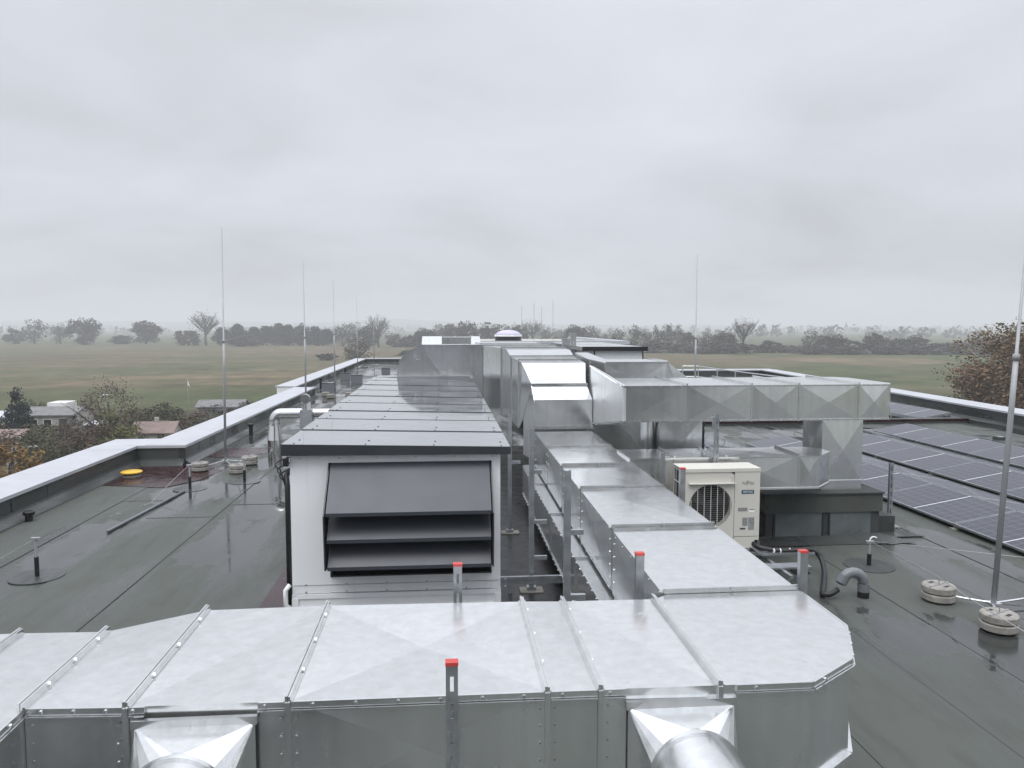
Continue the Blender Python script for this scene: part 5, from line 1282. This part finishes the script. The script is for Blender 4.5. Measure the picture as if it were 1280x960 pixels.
NEAR = [(-48.6,92.0,6.2,4.6,'fir','dark blue-green fir tree beside the grey-roofed garden house'),(-35.8,85.2,7.0,5.3,'redbush','tall bare red-brown shrub behind the yellow-green bush'),(-34.7,84.1,3.9,3.8,'yellow','bright yellow-green bush left of the red-roofed shed'),(-37.5,75.7,3.5,4.5,'olive','broad olive bush below the garden house'),(-34.4,75.4,2.7,3.8,'russet','russet bush right of the broad olive one'),(-33.9,77.5,3.5,3.1,'russet','taller russet bush under the red-brown shrub'),(-33.2,61.4,3.7,3.7,'orange','orange autumn bush at the left picture edge'),(-36.8,71.6,3.2,3.2,'olive','olive bush by the blue-grey shed'),(-32.6,67.6,2.7,3.4,'olive','olive bush close behind the coping at left'),(-34.7,94.1,3.8,5.7,'olive','wide olive bush behind the red-roofed shed'),(-31.4,93.8,2.4,4.2,'olive','low olive bush right of the red-roofed shed'),(-31.1,97.3,2.5,4.9,'russet','low russet bush right behind the red-roofed shed'),(-27.6,97.0,2.2,4.0,'olive','low olive bush left of the tallest rod'),(-31.4,58.6,2.7,2.9,'orange','lowest orange bush in the left corner of the gardens'),(-31.3,64.2,1.6,2.6,'yellow','small yellow bush just over the left coping'),(-36.3,105.6,2.4,3.2,'hedge','dark clipped hedge left of the long shed'),(-48.0,106.6,2.1,3.2,'hedge','dark hedge behind the grey-roofed garden house'),(-38.9,101.8,2.4,3.1,'olive','olive bush behind the red-brown shrub'),(-26.2,113.9,2.3,3.5,'olive','olive bush right of the long shed'),(-27.1,109.2,2.5,3.3,'russet','russet bush before the long shed'),(-33.9,67.7,2.7,2.7,'olive','second olive bush close behind the left coping'),(-56.7,111.8,2.8,2.2,'olive','olive bush at far left edge of the green field'),(-47.2,86.2,2.6,2.6,'russet','russet bush over the dull red roof'),(-44.2,95.0,2.4,1.9,'hedge','small dark hedge by the low pale-roofed shed'),
 (-31.5,111,2.0,4.5,'hedge','dark hedge hiding the front of the long shed'),(-39.5,110,2.2,5,'hedge','dark hedge behind the flagpole'),(-30.5,71,2.4,4,'russet','russet bush behind the parapet, below the red-roofed shed'),(-29.5,79,2.2,4,'olive','olive bush between parapet and red-roofed shed'),(-25,88,2.2,5,'olive','olive bush under the tallest left rod'),(-22.5,104,2.2,5,'olive','olive bush beside the small polytunnel'),(-19,112,2,5,'hedge','dark hedge right of the small polytunnel'),(-41,77,3.0,4.0,'russet','russet bush between fir and broad olive bush'),(-38,62,3.0,4.0,'orange','orange bush left of the lowest one'),(-45,88,2.4,4,'olive','olive bush in front of the garden house wall'),(-40,86,2.6,4,'russet','russet bush right of the garden house'),(-41.5,68,3.0,4.2,'olive','olive bush at the left edge under the dull red roof')]
for i, (x, y, h, w, k, lb) in enumerate(NEAR):
    if k != 'fir': w *= 1.35; h *= 1.15
    tree(k, x, y, h, w, lb, {'fir':'tree','hedge':'hedge'}.get(k,'bush'), 'bushes and hedges in the gardens', i % 2)
tree('bigred', 62.5, 75.5, 13.4, 17.0, 'large red-brown beech tree beyond the right parapet', 'tree', None)
tree('russet', 53.5, 84.0, 3.2, 8.0, 'low dark scrub at the foot of the red-brown beech', 'bush', None, 0)
tree('russet', 60.0, 100.0, 2.6, 12.0, 'dark scrub left of the red-brown beech', 'bush', None, 1)
def far_wood():
    r = random.Random(5); m = M()
    bands = [(-1500,-500,1250,1350,9,15),(-800,-80,1500,1650,8,14),(60,500,1250,1450,9,15),(330,700,880,1000,8,14),(430,820,760,860,6,12),(-3000,-900,2300,2500,10,18),(-700,500,2400,2600,9,16),(700,2600,1900,2200,9,17),(560,980,1250,1350,9,16)]
    for (xa, xb, ya, yb, h0, h1) in bands:
        n = int((xb-xa)/11)
        for i in range(n):
            if r.random() < 0.22: continue
            x = r.uniform(xa,xb); y = r.uniform(ya,yb); h = r.uniform(h0,h1)*(0.65+0.5*abs(math.sin(x*0.011))); w = r.uniform(8,17)
            for k in range(16):
                a = r.uniform(0,6.28); rr = r.random()**0.5*w/2; z = GZ+h*r.uniform(0.15,1.0)
                rr *= math.sqrt(max(0.1, 1-((z-GZ)/h-0.45)**2*2.4))
                p = Vector((x+rr*math.cos(a), y+rr*math.sin(a), z)); u = Vector((r.gauss(0,1),r.gauss(0,1),r.gauss(0,1))).normalized(); v = u.orthogonal(); s = r.uniform(1.4,3.0)
                m.add([p-u*s,p-v*s*0.8,p+u*s,p+v*s*0.8],[(0,1,2,3)])
    m.build('far_wood', LEAF['bush'], kind='stuff')
far_wood()
def church():
    x, y = 705, 1300; t = thing('village_church', 'tiny hazy church with a pointed spire on the right horizon', 'church', (x,y,GZ))
    m = M(); m.box(x-3,x+3,y-3,y+3,GZ,GZ+12); m.build('tower', MT['dirty_plaster'], t)
    m = M(); m.ring_tube([(x,y,GZ+12),(x,y,GZ+21)],[3.2,0.1],4); m.build('spire', MT['slate'], t)
    m = M(); m.box(x+3.01,x+18,y-4,y+4,GZ,GZ+6); m.build('nave', MT['dirty_plaster'], t)
    m = M(); m.prism([(x+3.01,y-4.5,GZ+6),(x+3.01,y+4.5,GZ+6),(x+3.01,y,GZ+10.5)],[(x+18.5,y-4.5,GZ+6),(x+18.5,y+4.5,GZ+6),(x+18.5,y,GZ+10.5)]); m.build('roof', MT['slate'], t)
church()

# ------------------------------------------------------------------ rain haze
hm = bpy.data.materials.new('haze'); hm.use_nodes = True; nt = hm.node_tree; nt.nodes.clear()
ho = nt.nodes.new('ShaderNodeOutputMaterial'); pv = nt.nodes.new('ShaderNodeVolumePrincipled'); pv.inputs['Color'].default_value = (0.93,0.95,0.98,1); pv.inputs['Density'].default_value = 0.00068; pv.inputs['Anisotropy'].default_value = 0.2
nt.links.new(pv.outputs[0], ho.inputs['Volume'])
m = M(); m.box(-6500,6500,-1000,6500,GZ-1,56); m.build('haze', hm, kind='stuff')
